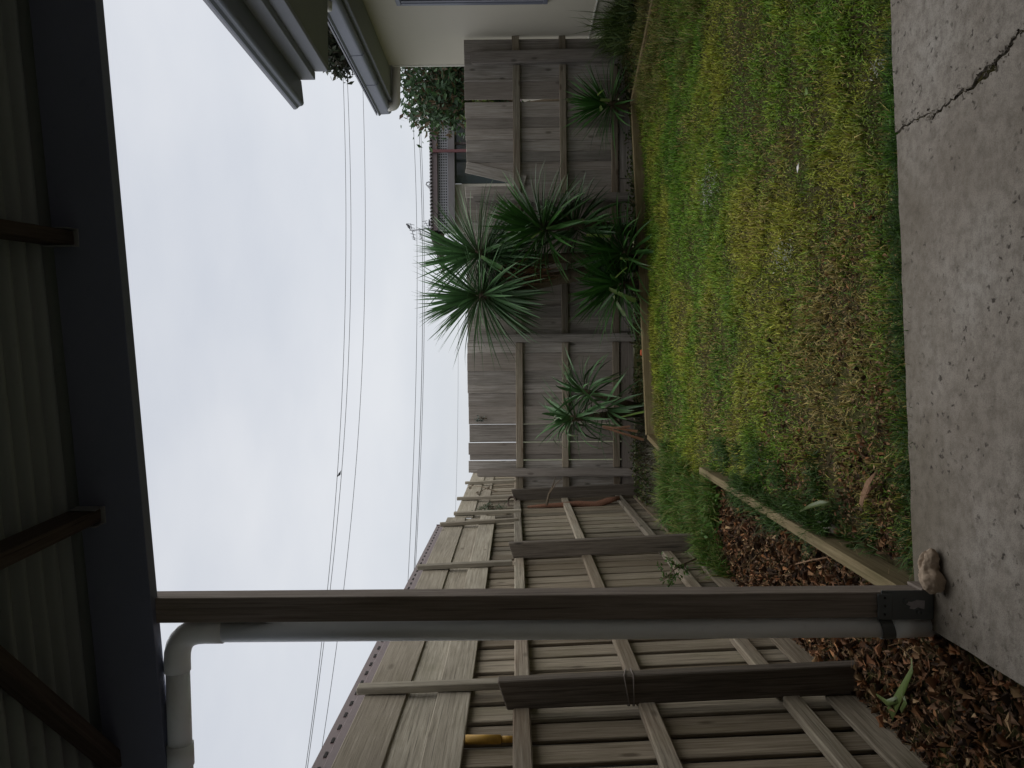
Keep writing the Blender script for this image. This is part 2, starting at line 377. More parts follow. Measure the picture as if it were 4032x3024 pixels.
def leaves(name, P, size, aspect, col, m='foliage', parent=None, kind='stuff', flat=None, up=0.0, bendz=0.15):
    """folded diamond leaves (two triangles each side of the midrib)"""
    n = len(P)
    a = rng.normal(size=(n, 3)); 
    if flat is not None: a[:, 2] *= flat
    a[:, 2] += up
    a /= np.linalg.norm(a, axis=1)[:, None]
    r = rng.normal(size=(n, 3)); 
    if flat is not None: r[:, 2] *= flat
    b = np.cross(a, r); 
    if flat is not None: b = np.stack([-a[:, 1], a[:, 0], rng.normal(size=n)*flat], 1)
    b /= np.linalg.norm(b, axis=1)[:, None]; c = np.cross(a, b)
    h = size[:, None]*0.5; w = h*aspect
    bz = (rng.random(n)*2-0.5)[:, None]*bendz
    V = np.stack([P-a*h, P-a*h*0.1+b*w+c*h*bz*2, P+a*h+c*h*bz, P-a*h*0.1-b*w+c*h*bz*2, P+a*h*0.0], 1).reshape(-1, 3)
    k = (np.arange(n)*5)[:, None]
    fl = (k + np.array([0, 1, 4, 1, 2, 4, 2, 3, 4, 3, 0, 4])[None]).ravel(); lt = np.full(n*4, 3)
    cc = np.repeat(col, 5, axis=0)
    return np_mesh(name, V, fl, lt, np.clip(cc, 0, 1), m, parent, kind)
def pick(n, cols, jit=0.25):
    cols = np.array(cols); c = cols[rng.integers(0, len(cols), n)]
    return c*(1 + (rng.random((n, 1))-0.5)*2*jit)

# ------------------------------------------------------------------ ground
def sstep(a, b, x): t = np.clip((x-a)/(b-a), 0, 1); return t*t*(3-2*t)
def gz(x, y):
    """height of the yard"""
    x = np.asarray(x, float); y = np.asarray(y, float)
    z = -0.075 + 0.075*sstep(3.0, 7.5, y)
    z = z + 0.14*sstep(2.4, 4.0, x)*sstep(5, 8, y)
    z = np.where(x < -0.8, -0.045 + 0.035*sstep(5.0, 8.0, y) + 0.015*sstep(-1.1, -1.45, x)*(y < 5.5), z)
    return z + (fbm(x, y, 2.2, 3)-0.5)*0.045 + (fbm(x, y, 9, 5)-0.5)*0.02
g = pyd('ground', [(-400, -400, -0.16), (400, -400, -0.16), (400, 900, -0.16), (-400, 900, -0.16)], [(0, 1, 2, 3)], 'far'); tag(g, kind='structure')
nx, ny = 112, 216
xs = np.linspace(-1.53, 4.02, nx); ys = np.linspace(-1.6, 9.2, ny)
GX, GY = np.meshgrid(xs, ys); GZ = gz(GX, GY)
GZ = np.where((GX > -0.84) & (GY < 2.55), -0.11, GZ)
V = np.stack([GX.ravel(), GY.ravel(), GZ.ravel()], 1)
i, j = np.meshgrid(np.arange(nx-1), np.arange(ny-1)); q = (j*nx+i).ravel()
fl = np.stack([q, q+1, q+nx+1, q+nx], 1).ravel()
yard = np_mesh('yard_soil', V, fl, np.full(len(q), 4), None, 'soil', kind='structure')

# concrete slab, split by the crack
E0, E1 = Vector((-0.885, 2.735)), Vector((4.0, 3.10))
crack_px = [(3519, 531), (3560, 495), (3590, 470), (3625, 462), (3660, 458), (3672, 462), (3700, 430), (3735, 405), (3770, 378), (3805, 352), (3845, 325), (3880, 292), (3920, 250), (3945, 215), (3975, 172), (3998, 140), (4032, 118), (4075, 80), (4120, 60), (4170, 10), (4240, -60)]
def onz(x, y, z):
    d = F + LX*((x-2016)/FPX) + LY*((1512-y)/FPX); return CAM + d*((z-CAM.z)/d.z)
cp = [onz(x, y, 0.0) for x, y in crack_px]
cp[0] = Vector((cp[0].x, E0.y + (cp[0].x-E0.x)/(E1.x-E0.x)*(E1.y-E0.y), 0))
cl = []
for k in range(len(cp)-1):
    for s in (0, 0.33, 0.66):
        p = cp[k].lerp(cp[k+1], s)
        if k or s: p = p + Vector((random.uniform(-1, 1), random.uniform(-1, 1), 0))*0.009
        cl.append(p)
cl.append(cp[-1]); cl.append(Vector((cp[-1].x+0.7, -1.6, 0)))
wid = [0.006 + 0.008*random.random() + (0.024*math.exp(-((k-33)/3.5)**2)) for k in range(len(cl))]
La = [p + Vector((-w*0.5, -w*0.5, 0)) for p, w in zip(cl, wid)]
Ra = [p + Vector((w*0.5, w*0.5, 0)) for p, w in zip(cl, wid)]
def prism(name, poly, z0, z1, m, parent=None):
    n = len(poly); vs = [(p[0], p[1], z1) for p in poly] + [(p[0], p[1], z0) for p in poly]
    fs = [tuple(range(n)), tuple(range(2*n-1, n-1, -1))] + [(k, n+k, n+(k+1) % n, (k+1) % n) for k in range(n)]
    return pyd(name, vs, fs, m, parent)
def edge_pts(a, b, n):
    return [(a[0]+(b[0]-a[0])*k/n + random.uniform(-1, 1)*0.003, a[1]+(b[1]-a[1])*k/n + random.uniform(-1, 1)*0.005) for k in range(1, n)]
left = [(-0.885, -1.6)] + [(p.x, p.y) for p in reversed(La)] + edge_pts((La[0].x, La[0].y), E0, 26) + [tuple(E0)] + edge_pts(E0, (-0.885, -1.6), 40)
right = [(p.x, p.y) for p in Ra] + [(4.0, -1.6), tuple(E1)] + edge_pts(E1, (Ra[0].x, Ra[0].y), 40)
def flip(poly):
    ar = sum(poly[k-1][0]*poly[k][1]-poly[k][0]*poly[k-1][1] for k in range(len(poly)))
    return poly if ar > 0 else poly[::-1]
slab = thing('concrete_patio', (0, 0, 0), None, None); tag(slab, kind='structure')
prism('slab_piece', flip(left), -0.125, 0.0, 'concrete', slab)
prism('slab_piece', flip(right), -0.125, -0.0015, 'concrete', slab)
crk = pyd('crack_dirt', [(p.x+s*0.03, p.y+s*0.03, -0.012) for p in cl for s in (-1, 1)], [(2*k, 2*k+1, 2*k+3, 2*k+2) for k in range(len(cl)-1)], 'soil', slab)

nc = 420; ci = rng.integers(2, len(cl)-3, nc)
P = np.array([[cl[k].x, cl[k].y, 0.0] for k in ci]) + rng.normal(size=(nc, 3))*np.array([0.010, 0.010, 0.0]); P[:, 2] = -0.004+0.006*rng.random(nc)
leaves('crack_crumbs', P, 0.005+0.009*rng.random(nc)**2, 0.8, pick(nc, [(0.10, 0.085, 0.065), (0.05, 0.04, 0.03), (0.18, 0.16, 0.13)], 0.3), 'litter', slab, flat=0.6)

# ------------------------------------------------------------------ left fence
LF = -1.46
UP = Vector((0, 0, 1)); PX_ = Vector((1, 0, 0)); PY = Vector((0, 1, 0))
fl_ = thing('paling_fence', (LF, 6, -0.02), 'long weathered paling fence with raised horizontal boards along the leaf litter bed', 'fence')
def rnd(a): return random.uniform(-a, a)
y = 1.9; k = 0
while y < 11.7:                                   # rail-side palings over the lapped ones behind
    sp = 0.178 + rnd(0.014)
    board('paling', 'pal_left', 1.72, 0.140+rnd(0.008), 0.017, (LF-0.012+rnd(0.003), y, 0.90+rnd(0.01)), UP+Vector((rnd(0.004), rnd(0.009), 0)), PY, fl_)
    board('paling', 'pal_left', 1.70, 0.12, 0.014, (LF-0.068+rnd(0.003), y+sp*0.5, 0.89+rnd(0.01)), UP+Vector((0, rnd(0.006), 0)), PY, fl_)
    y += sp; k += 1
posts_y = [0.55, 3.25, 5.93, 8.69]
def lpost(y0, ztop):
    m = frame(Vector((LF+0.10, y0+0.03, 0)), UP, PY)
    h = ztop+0.25; bm = bmesh.new(); bmesh.ops.create_cube(bm, size=1)
    for v in bm.verts:
        v.co = Vector((v.co.x*h + h/2-0.25, v.co.y*0.062, v.co.z*0.125))
        if v.co.x > 1: v.co.x += 0.035*(1 if v.co.z > 0 else 0)*-1
    bmesh.ops.bevel(bm, geom=bm.edges[:], offset=0.005, segments=1, affect='EDGES')
    me = bpy.data.meshes.new('post'); bm.to_mesh(me); bm.free()
    return mesh_obj('post', me, 'fpost', fl_, m)
for y0, zt in zip(posts_y, (1.49, 1.50, 1.475, 1.465)): lpost(y0, zt)
for (z, rot) in ((1.40, 0.0), (0.872, 0.0), (0.262, 0.0)):      # each rail runs from post to post
    for a, b_ in ((0.4, 3.25), (3.31, 5.93), (5.99, 8.69), (8.75, 11.7)):
        bar('rail', 'rail', (LF+0.025, a, z+rnd(0.006)), (LF+0.025, b_, z+rnd(0.008)), 0.074, 0.044, UP, fl_, 0.006)
for a, b_ in ((0.6, 3.27), (3.29, 5.96), (5.99, 8.7)):
    bar('plinth_board', 'pal_left', (LF+0.022, a, 0.015), (LF+0.022, b_, 0.015+rnd(0.01)), 0.165, 0.024, UP, fl_)
def ext(a, b_, ztop, n):
    z = ztop
    for k in range(n):
        w = 0.19 if k < n-1 else 0.15
        off = 0.006 + 0.02*(1-k % 2)
        bar('extension_board', 'ext', (LF+off, a+rnd(0.01), z-w/2+rnd(0.004)), (LF+off, b_, z-w/2+rnd(0.008)), w, 0.016, UP+Vector((0.04, 0, 0)), fl_)
        z -= w-0.02
ext(1.6, 5.1, 2.12, 3); ext(5.11, 7.85, 2.12, 3); ext(7.87, 11.7, 2.05, 2); 
for y0, z0, z1, ln in ((3.50, 1.48, 2.15, 0.0), (5.75, 1.45, 2.16, 0.02), (7.42, 1.40, 2.15, 0.05), (7.93, 1.36, 2.06, 0.0), (8.9, 1.34, 2.10, 0), (10.2, 1.34, 2.09, 0), (11.4, 1.34, 2.08, 0)):
    bar('batten', 'ext', (LF+0.052, y0+ln, z0), (LF+0.058, y0-ln, z1), 0.062, 0.034, PY, fl_, 0.004)

fl_.rotation_euler.y = math.radians(-2.2); fl_.location.x += 0.055      # the old fence leans outwards

# ------------------------------------------------------------------ back fence
D = 9.10
bf = thing('paling_fence', (1.3, D, 0), 'grey paling fence across the back of the lawn behind the yuccas', 'fence')
alt = [0]
def bpal(y1, y2, top=1.98, bot=0.03, dy=0.0, lean=0.0, lap=0.022):
    alt[0] ^= 1; dy = rnd(0.002) + 0.0165*alt[0]
    xa = at(2030, y2, D).x; xb = at(2030, y1, D).x; w = xb-xa
    return board('paling', 'pal_back', top-bot, w+(lap if alt[0] else -0.004), 0.015, ((xa+xb)/2, D+0.045+dy, (top+bot)/2), UP+Vector((lean, 0, 0)), PX_, bf)
edges_L = [1350, 1390, 1461, 1513, 1548, 1600, 1671]
for a, b_ in zip(edges_L, edges_L[1:]): bpal(a, b_, 1.975+rnd(0.008), dy=rnd(0.004)+(0.012 if random.random() < .4 else 0))
for a, b_ in ((1673.5, 1740), (1743, 1791), (1791.5, 1811), (1814, 1862)): bpal(a, b_, 1.972+rnd(0.01), lap=0.009)
bpal(1863, 1912, 1.40); bpal(1913, 1965, 1.39)
ed_R = [150, 200, 249, 306, 315, 380]
for a, b_ in zip(ed_R, ed_R[1:]): bpal(a, b_, 1.985+rnd(0.006), dy=rnd(0.004)+(0.014 if b_-a < 20 else 0))
ed_R = [396, 458, 500, 546, 592, 634, 671]
for a, b_ in zip(ed_R, ed_R[1:]): bpal(a, b_, 1.975+rnd(0.008), dy=rnd(0.003)+(0.014 if random.random() < .4 else 0), bot=0.03)
bpal(396, 452, 0.95, dy=0.02)
# the loose slanting paling and the hole beside it
xm = at(2030, 672, D).x
board('paling', 'pal_back', 0.72, 0.135, 0.015, (xm-0.03, D+0.024, 1.62), UP+Vector((0.24, 0, 0)), PX_, bf)
bpal(672, 724, 1.35, dy=0.003)
ed_M = [728, 776, 820, 868, 914, 962, 1010, 1058, 1106, 1154, 1200, 1250, 1300, 1349]
for a, b_ in zip(ed_M, ed_M[1:]): bpal(a, b_, 1.975+rnd(0.008), dy=rnd(0.004)+(0.012 if random.random() < .4 else 0))
pyc = [233, 783, 1333, 1860]
pxs = [at(2030, p, D).x for p in pyc]
for k, (px, zt) in enumerate(zip(pxs, (1.91, 1.89, 1.885, 1.875))):
    w = 0.135 if k == 0 else 0.095
    bm = bmesh.new(); bmesh.ops.create_cube(bm, size=1); h = zt+0.25
    for v in bm.verts:
        v.co = Vector((v.co.x*h+h/2-0.25, v.co.y*w, v.co.z*0.075))
        if v.co.x > 1 and v.co.z > 0: v.co.x -= 0.03
    bmesh.ops.bevel(bm, geom=bm.edges[:], offset=0.012, segments=2, affect='EDGES')
    me = bpy.data.meshes.new('post'); bm.to_mesh(me); bm.free()
    lean = Vector((-0.018 if k == 0 else rnd(0.004), 0, 1))
    mesh_obj('post', me, 'gpost', bf, frame(Vector((px+(0.03 if k == 0 else 0), D-0.055, 0)), lean, PX_))
xr = 3.985; xl = LF+0.02
spans = [(xl, pxs[3]-0.05), (pxs[3]+0.05, pxs[2]-0.048), (pxs[2]+0.048, pxs[1]-0.048), (pxs[1]+0.048, pxs[0]-0.07), (pxs[0]+0.07, xr)]
for z, hh in ((1.37, 0.085), (0.825, 0.078), (0.22, 0.078)):
    for a, b_ in spans:
        bar('rail', 'rail', (a, D+0.012, z+rnd(0.006)), (b_, D+0.012, z+rnd(0.008)), hh, 0.045, UP, bf, 0.005)
for a, b_ in ((xl, 0.5), (0.51, 2.3), (2.31, 3.98)):
    bar('plinth_board', 'pal_back', (a, D+0.02, 0.085), (b_, D+0.02, 0.085), 0.15, 0.022, UP, bf)

# ------------------------------------------------------------------ pergola over the camera
pg = thing('pergola', (-0.79, 2.66, 0), 'dark roofed patio pergola with brown timber post and corrugated sheets overhead', 'pergola')
PXL, PXR, PYF, PYB = -0.838, -0.752, 2.616, 2.706
board('post', 'ppost', 2.80, PXR-PXL, PYB-PYF, ((PXL+PXR)/2, (PYF+PYB)/2, 0.004+1.40), UP, PX_, pg, 0.003)
Bz0, Bz1 = Vector((-0.755, 2.600, 2.655)), Vector((1.21, 2.43, 2.722))
bd = (Bz1-Bz0); bend_ = bd.normalized()
bl = Bz0 - bd*0.9; br = Bz1 + bd*1.35
hb = Vector((0, 0, 0.105)); off = Vector((0, 0.01, 0))
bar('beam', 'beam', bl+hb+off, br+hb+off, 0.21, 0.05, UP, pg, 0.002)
# roof sheets: corrugations run along the beam
bx_dir = Vector((bend_.x, bend_.y, 0)).normalized(); by_dir = Vector((bx_dir.y, -bx_dir.x, 0))   # towards the house
rise = bd.z/Vector((bd.x, bd.y)).length
def roofp(s, t, h): return bl + bx_dir*s + by_dir*t + Vector((0, 0, s*rise + 0.245 + h + t*0.03))
Ls = (br-bl).length; t0 = -0.16
for k in range(6):
    vs, fs = [], []
    nn = 10*8
    for q in range(nn+1):
        t = t0 + k*0.762 + q*0.0762/8 ; h = 0.018*math.sin(2*math.pi*q/8) + (0.003 if k % 2 else 0)
        vs += [roofp(0.0, t, h), roofp(Ls, t, h), roofp(Ls, t, h+0.002), roofp(0.0, t, h+0.002)]
    for q in range(nn):
        a = q*4; fs += [(a, a+1, a+5, a+4), (a+3, a+7, a+6, a+2)]
    pyd('roof_sheet', vs, fs, 'sheet', pg, smooth=True)
for s in (0.05, 0.85, 2.08, 2.99, 3.9, 4.8, 5.7):
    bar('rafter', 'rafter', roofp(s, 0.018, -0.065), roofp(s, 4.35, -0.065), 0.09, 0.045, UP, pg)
for s in (2.08, 2.99, 3.9):
    hm = roofp(s, 0.022, -0.075)
    board('joist_hanger', 'galv', 0.10, 0.058, 0.004, hm, UP, bx_dir, pg, 0.001)
    for e in (-1, 1): board('joist_hanger', 'galv', 0.09, 0.05, 0.003, hm + bx_dir*0.0275*e + by_dir*0.027, UP, by_dir, pg, 0.001)
# diagonal brace under the sheets at the corner
pyb0 = roofp(0.55, 0.04, -0.06); pyb1 = roofp(1.25, 0.55, -0.06)
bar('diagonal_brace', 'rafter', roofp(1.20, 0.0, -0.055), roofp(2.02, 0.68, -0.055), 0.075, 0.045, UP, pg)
# steel foot
br_ = mesh_obj('post_bracket', box_mesh(0.176, 0.1, 0.006, 'steel', 0.0015), None, pg, frame(Vector(((PXL+PXR)/2+0.001, PYF-0.004, 0.092)), UP, PX_))
mesh_obj('post_bracket', box_mesh(0.050, 0.086, 0.005, 'steel', 0.001), None, pg, frame(Vector(((PXL+PXR)/2-0.002, PYF-0.0105, 0.20-0.03)), UP, PX_))
board('base_plate', 'ppost', 0.10, 0.012, 0.04, (PXR+0.006, (PYF+PYB)/2, 0.022), PY, PX_, pg, 0.002)
def disc(name, c, r, th, nrm, m, parent, n=10):
    c = Vector(c); return tube(name, m, [c, c+Vector(nrm)*th], r, parent, n)
for dx, dz in ((-0.022, 0.055), (0.015, 0.100)):
    disc('bolt', ((PXL+PXR)/2+dx, PYF-0.007, dz), 0.0075, -0.006, (0, 1, 0), 'steel', pg)
for dx in (-0.028, 0.0, 0.028): disc('bolt', ((PXL+PXR)/2+dx, PYF-0.013, 0.172), 0.0035, -0.003, (0, 1, 0), 'dark', pg)
st = [(-0.013, 0.036), (0.016, 0.034), (0.019, 0.062), (0.012, 0.078), (0.014, 0.098), (0.003, 0.096), (-0.002, 0.082), (-0.010, 0.086), (-0.013, 0.070), (-0.006, 0.058)]
sxm = (PXL+PXR)/2
pyd('torn_sticker', [(sxm+a, PYF-0.0085, b_) for a, b_ in st] + [(sxm+a, PYF-0.0075, b_) for a, b_ in st],
    [tuple(range(10))] + [(k, (k+1) % 10, 10+(k+1) % 10, 10+k) for k in range(10)], 'white', pg)

# downpipe on the post
dp = thing('downpipe', (-0.885, 2.66, -0.03), 'pale grey plastic downpipe strapped to the pergola post', 'downpipe')
DX, DY, DR = PXL-0.042, 2.664, 0.040
TZ = 2.605
tube('pipe', 'pvc', [(DX, DY, -0.05), (DX, DY, 2.47)], DR, dp, 24)
el = bend_pts((DX, DY, 2.4), (DX, DY, TZ), (DX-0.4, DY, TZ-0.005), 0.10)
tube('elbow', 'pvc', [(DX, DY, 2.44)] + el + [(DX-0.14, DY, TZ-0.002)], DR+0.004, dp, 24)
tube('pipe', 'pvc', [(DX-0.12, DY, TZ-0.002), (DX-0.43, DY, TZ-0.008)], DR, dp, 24)
tube('socket', 'pvc', [(DX-0.395, DY, TZ-0.0075), (DX-0.47, DY, TZ-0.009)], DR+0.0045, dp, 24)
tube('pipe', 'pvc', [(DX-0.46, DY, TZ-0.009), (DX-1.2, DY, TZ-0.025)], DR, dp, 24)
tube('socket', 'pvc', [(DX, DY, 0.055), (DX, DY, 0.125)], DR+0.003, dp, 24)
a0 = [(DX + (DR+0.003)*math.cos(t), DY + (DR+0.003)*math.sin(t), 0.150+0.012*math.cos(t)) for t in [math.radians(d) for d in range(150, 395, 12)]]
vs, fs = [], []
for (x_, y_, z_) in a0:
    nrm = Vector((x_-DX, y_-DY, 0)).normalized()*0.003
    vs += [(x_, y_, z_-0.022), (x_, y_, z_+0.022), (x_+nrm.x, y_+nrm.y, z_+0.022), (x_+nrm.x, y_+nrm.y, z_-0.022)]
for k in range(len(a0)-1):
    a = k*4
    for e in range(4): fs.append((a+e, a+(e+1) % 4, a+4+(e+1) % 4, a+4+e))
pyd('strap', vs, fs, 'steel', dp)

# our own house wall behind the camera and to its left end carries the roof
hw = thing('house', (1.5, -1.7, 0), None, None); bpy.data.objects.remove(hw)

# ------------------------------------------------------------------ house on the right
hs = thing('house', (4.1, 6, 0), 'cream rendered house wing with slate grey gutters on the right', 'house')
WX = 4.0
def quadbox(name, x0, x1, y0, y1, z0, z1, m, parent, bev=0.004):
    return board(name, m, x1-x0, y1-y0, z1-z0, ((x0+x1)/2, (y0+y1)/2, (z0+z1)/2), PX_, PY, parent, bev)
quadbox('wall', WX, WX+0.2, -1.6, 9.95, 0.50, 3.06, 'cream', hs)
quadbox('base_wall', WX+0.012, WX+0.2, -1.6, 9.95, -0.2, 0.498, 'cream', hs)
quadbox('base_trim', WX-0.012, WX+0.02, -1.6, 9.95, 0.492, 0.512, 'trim', hs, 0.002)
quadbox('wall', WX+0.2, 9.0, 9.75, 9.94, -0.2, 3.06, 'cream', hs)
quadbox('corner_trim', WX-0.008, WX+0.05, 9.951, 9.99, 0.0, 2.96, 'trim', hs)
quadbox('wall', -3.2, WX, -1.8, -1.6, -0.2, 3.05, 'cream', hs)
wn = thing('w', (0, 0, 0), None, None); bpy.data.objects.remove(wn)
fr = quadbox('window', WX-0.03, WX+0.01, 6.85, 8.30, 1.03, 1.08, 'gutter', hs)
quadbox('frame', WX-0.03, WX+0.01, 6.85, 8.30, 2.60, 2.65, 'gutter', fr)
quadbox('frame', WX-0.03, WX+0.01, 8.25, 8.30, 1.082, 2.598, 'gutter', fr)
quadbox('frame', WX-0.03, WX+0.01, 6.85, 6.90, 1.082, 2.598, 'gutter', fr)
quadbox('pane', WX-0.012, WX-0.004, 6.902, 8.248, 1.082, 2.598, 'glass', fr, 0)
quadbox('frame', WX-0.022, WX-0.013, 8.215, 8.246, 1.083, 2.597, 'fascia', fr, 0.001)
def extrude(name, prof, y0, y1, m, parent, closed=True):
    n = len(prof); vs = [(p[0], y0, p[1]) for p in prof] + [(p[0], y1, p[1]) for p in prof]
    fs = [(k, (k+1) % n, n+(k+1) % n, n+k) for k in range(n if closed else n-1)]
    if closed: fs += [tuple(reversed(range(n))), tuple(range(n, 2*n))]
    return pyd(name, vs, fs, m, parent)
def gutterprof(xl, xr_, zb, zt, rb=0.03):
    pts = [(xr_, zt-0.01), (xr_, zb)]
    for k in range(5):
        t = math.pi/2*k/4; pts.append((xl+0.012+rb-rb*math.sin(t), zb-0.02+rb-rb*math.cos(t)))
    pts += [(xl+0.008, zt-0.03), (xl-0.010, zt-0.012), (xl-0.012, zt), (xl+0.012, zt+0.004), (xl+0.022, zt-0.02)]
    return pts
# near eave
extrude('gutter', gutterprof(2.467, 2.707, 3.348, 3.400), 2.75, 7.07, 'gutter', hs)
quadbox('fascia', 2.709, 2.779, 2.75, 7.05, 3.215, 3.42, 'fascia', hs)
quadbox('fascia', 2.782, 2.83, 2.75, 7.045, 3.097, 3.30, 'fascia', hs)
quadbox('soffit', 2.832, WX+0.4, 2.75, 7.06, 3.098, 3.112, 'soffit', hs, 0.001)
quadbox('eave_end', 2.832, WX+1.2, 7.03, 7.06, 3.114, 3.40, 'fascia', hs)
pyd('roof', [(2.46, 2.75, 3.43), (2.46, 7.10, 3.43), (6.0, 7.10, 4.2), (6.0, 2.75, 4.2), (2.46, 2.75, 3.405), (2.46, 7.10, 3.405), (6.0, 7.10, 4.17), (6.0, 2.75, 4.17)],
    [(0, 3, 2, 1), (4, 5, 6, 7), (0, 1, 5, 4), (1, 2, 6, 5), (2, 3, 7, 6), (3, 0, 4, 7)], 'fascia', hs)
# far eave
gx = 3.455
g2 = extrude('gutter', gutterprof(gx, gx+0.125, 3.035, 3.185, 0.045), 7.07, 10.22, 'gutter', hs)
for yj in (8.35, 9.2):
    extrude('gutter_joint', [(a-0.004 if a < gx+0.06 else a, b_-0.004 if b_ < 3.08 else b_) for a, b_ in gutterprof(gx, gx+0.124, 3.035, 3.183, 0.045)], yj, yj+0.02, 'gutter', g2)
quadbox('fascia', gx+0.126, gx+0.15, 7.07, 10.15, 2.985, 3.20, 'fascia', hs)
quadbox('soffit', gx+0.152, WX+0.3, 7.07, 10.14, 3.0, 3.012, 'soffit', hs, 0.001)
quadbox('fascia', gx+0.152, 8, 10.14, 10.165, 2.985, 3.2, 'fascia', hs)
pyd('roof', [(gx-0.01, 7.07, 3.215), (gx-0.01, 10.2, 3.215), (6.5, 10.2, 3.75), (6.5, 7.07, 3.75), (gx-0.01, 7.07, 3.20), (gx-0.01, 10.2, 3.20), (6.5, 10.2, 3.73), (6.5, 7.07, 3.73)],
    [(0, 3, 2, 1), (4, 5, 6, 7), (0, 1, 5, 4), (1, 2, 6, 5), (2, 3, 7, 6), (3, 0, 4, 7)], 'fascia', hs)
tube('downpipe', 'creampipe', [(gx+0.06, 10.08, 3.04)] + bend_pts((gx+0.06, 10.08, 3.04), (gx+0.06, 10.08, 2.935), (WX, 10.08, 2.93), 0.075) + [(WX+0.06, 10.08, 2.925), (WX+0.09, 10.08, 2.86), (WX+0.09, 10.08, 0.0)], 0.055, hs, 16)
tube('downpipe', 'creampipe', [(3.40, 7.16, 3.13), (3.62, 7.16, 3.125), (WX-0.02, 7.16, 3.12)], 0.05, hs, 16)

# ------------------------------------------------------------------ neighbour's shed beyond the left fence
sh = thing('neighbour_shed', (-3.5, 5, 0), 'low shed roof edge with slotted brown gutter above the left fence', 'shed')
GXl = LF-0.11
zt0 = 2.25
extrude('gutter', [(GXl, zt0), (GXl, zt0-0.045), (GXl+0.006, zt0-0.05), (GXl+0.006, zt0-0.115), (GXl-0.02, zt0-0.13), (GXl-0.13, zt0-0.13), (GXl-0.13, zt0-0.02), (GXl-0.122, zt0-0.02), (GXl-0.122, zt0-0.12), (GXl-0.012, zt0-0.12), (GXl-0.012, zt0)], 1.2, 8.05, 'brown', sh)
for y0 in np.arange(1.9, 8.0, 0.125):
    quadbox('slot', GXl-0.002, GXl+0.003, y0, y0+0.045, zt0-0.038, zt0-0.026, 'dark', sh, 0)
quadbox('end_cap', GXl-0.131, GXl+0.008, 8.051, 8.056, zt0-0.131, zt0+0.004, 'brown', sh, 0.001)
pyd('roof', [(GXl-0.06, 1.2, zt0-0.005), (GXl-0.06, 8.02, zt0-0.005), (GXl-4, 8.02, zt0-0.02), (GXl-4, 1.2, zt0-0.02), (GXl-0.06, 1.2, zt0-0.018), (GXl-0.06, 8.02, zt0-0.018), (GXl-4, 8.02, zt0-0.04), (GXl-4, 1.2, zt0-0.04)],
    [(0, 3, 2, 1), (4, 5, 6, 7), (0, 1, 5, 4), (1, 2, 6, 5), (2, 3, 7, 6), (3, 0, 4, 7)], 'brown', sh)
quadbox('wall', GXl-3.9, GXl-0.14, 1.3, 7.95, -0.16, zt0-0.05, 'farwall', sh)

# ------------------------------------------------------------------ house behind the back fence
HY = 17.0
fh = thing('house', (6, HY, 0), 'low house with corrugated roof and lattice strip behind the back fence', 'house')
hx0, hx1 = 3.15, 9.5
def hz(x): return CAM.z + (2018-x)/FPX*HY
vs, fs = [], []
n = int((hx1-hx0+0.3)/0.0762*4)
for k in range(n+1):
    x_ = hx0-0.15 + k*0.0762/4; h = 0.03*math.sin(k*math.pi/2+0.4)
    vs += [(x_, HY-0.35, hz(1702)+h), (x_, HY+6, hz(1702)+0.3+h), (x_, HY-0.35, hz(1702)+h-0.012)]
for k in range(n): a = k*3; fs += [(a, a+3, a+4, a+1), (a+2, a+5, a+3, a)]
pyd('roof', vs, fs, 'fargrey', fh)
quadbox('fascia', hx0, hx1, HY-0.30, HY-0.27, hz(1727), hz(1703)-0.02, 'purple', fh)
lt = quadbox('lattice_panel', hx0, hx1, HY-0.20, HY-0.195, hz(1767), hz(1765), 'lattice', fh, 0)
zl0, zl1 = hz(1764), hz(1729)
for k in range(int((hx1-hx0)/0.058)):
    x_ = hx0 + k*0.058
    quadbox('slat', x_, x_+0.024, HY-0.21, HY-0.20, zl0, zl1, 'lattice', lt, 0)
for k in range(5):
    z_ = zl0 + (zl1-zl0)*k/4.0
    quadbox('slat', hx0, hx1, HY-0.199, HY-0.190, z_-0.012, z_+0.012, 'lattice', lt, 0)
quadbox('shade_board', hx0, hx1, HY+0.10, HY+0.12, hz(1768), hz(1703)-0.03, 'dark', fh)
quadbox('verandah_beam', hx0, hx1, HY-0.25, HY-0.1, hz(1793), hz(1768), 'fargrey', fh)
quadbox('wall', hx0, 4.22, HY, HY+0.15, -0.16, hz(1770), 'farwall', fh)
quadbox('wall', 6.2, hx1, HY, HY+0.15, -0.16, hz(1770), 'farwall', fh)
quadbox('wall', 4.22, 6.2, HY, HY+0.15, -0.16, 1.2, 'farwall', fh)
wd = quadbox('window', 4.22, 6.2, HY+0.05, HY+0.08, 1.2, 1.26, 'purple', fh)
quadbox('pane', 4.24, 6.18, HY+0.06, HY+0.065, 1.262, hz(1772), 'glass', wd, 0)
quadbox('mullion', 5.1, 5.15, HY+0.04, HY+0.058, 1.262, hz(1772), 'purple', wd, 0)
quadbox('verandah_post', at(1750, 612, HY).x-0.03, at(1750, 612, HY).x+0.03, HY-0.36, HY-0.31, -0.16, hz(1703)-0.02, 'maroon', fh)
quadbox('wall', hx0, hx1, HY+4, HY+4.1, -0.16, hz(1770), 'farwall', fh)
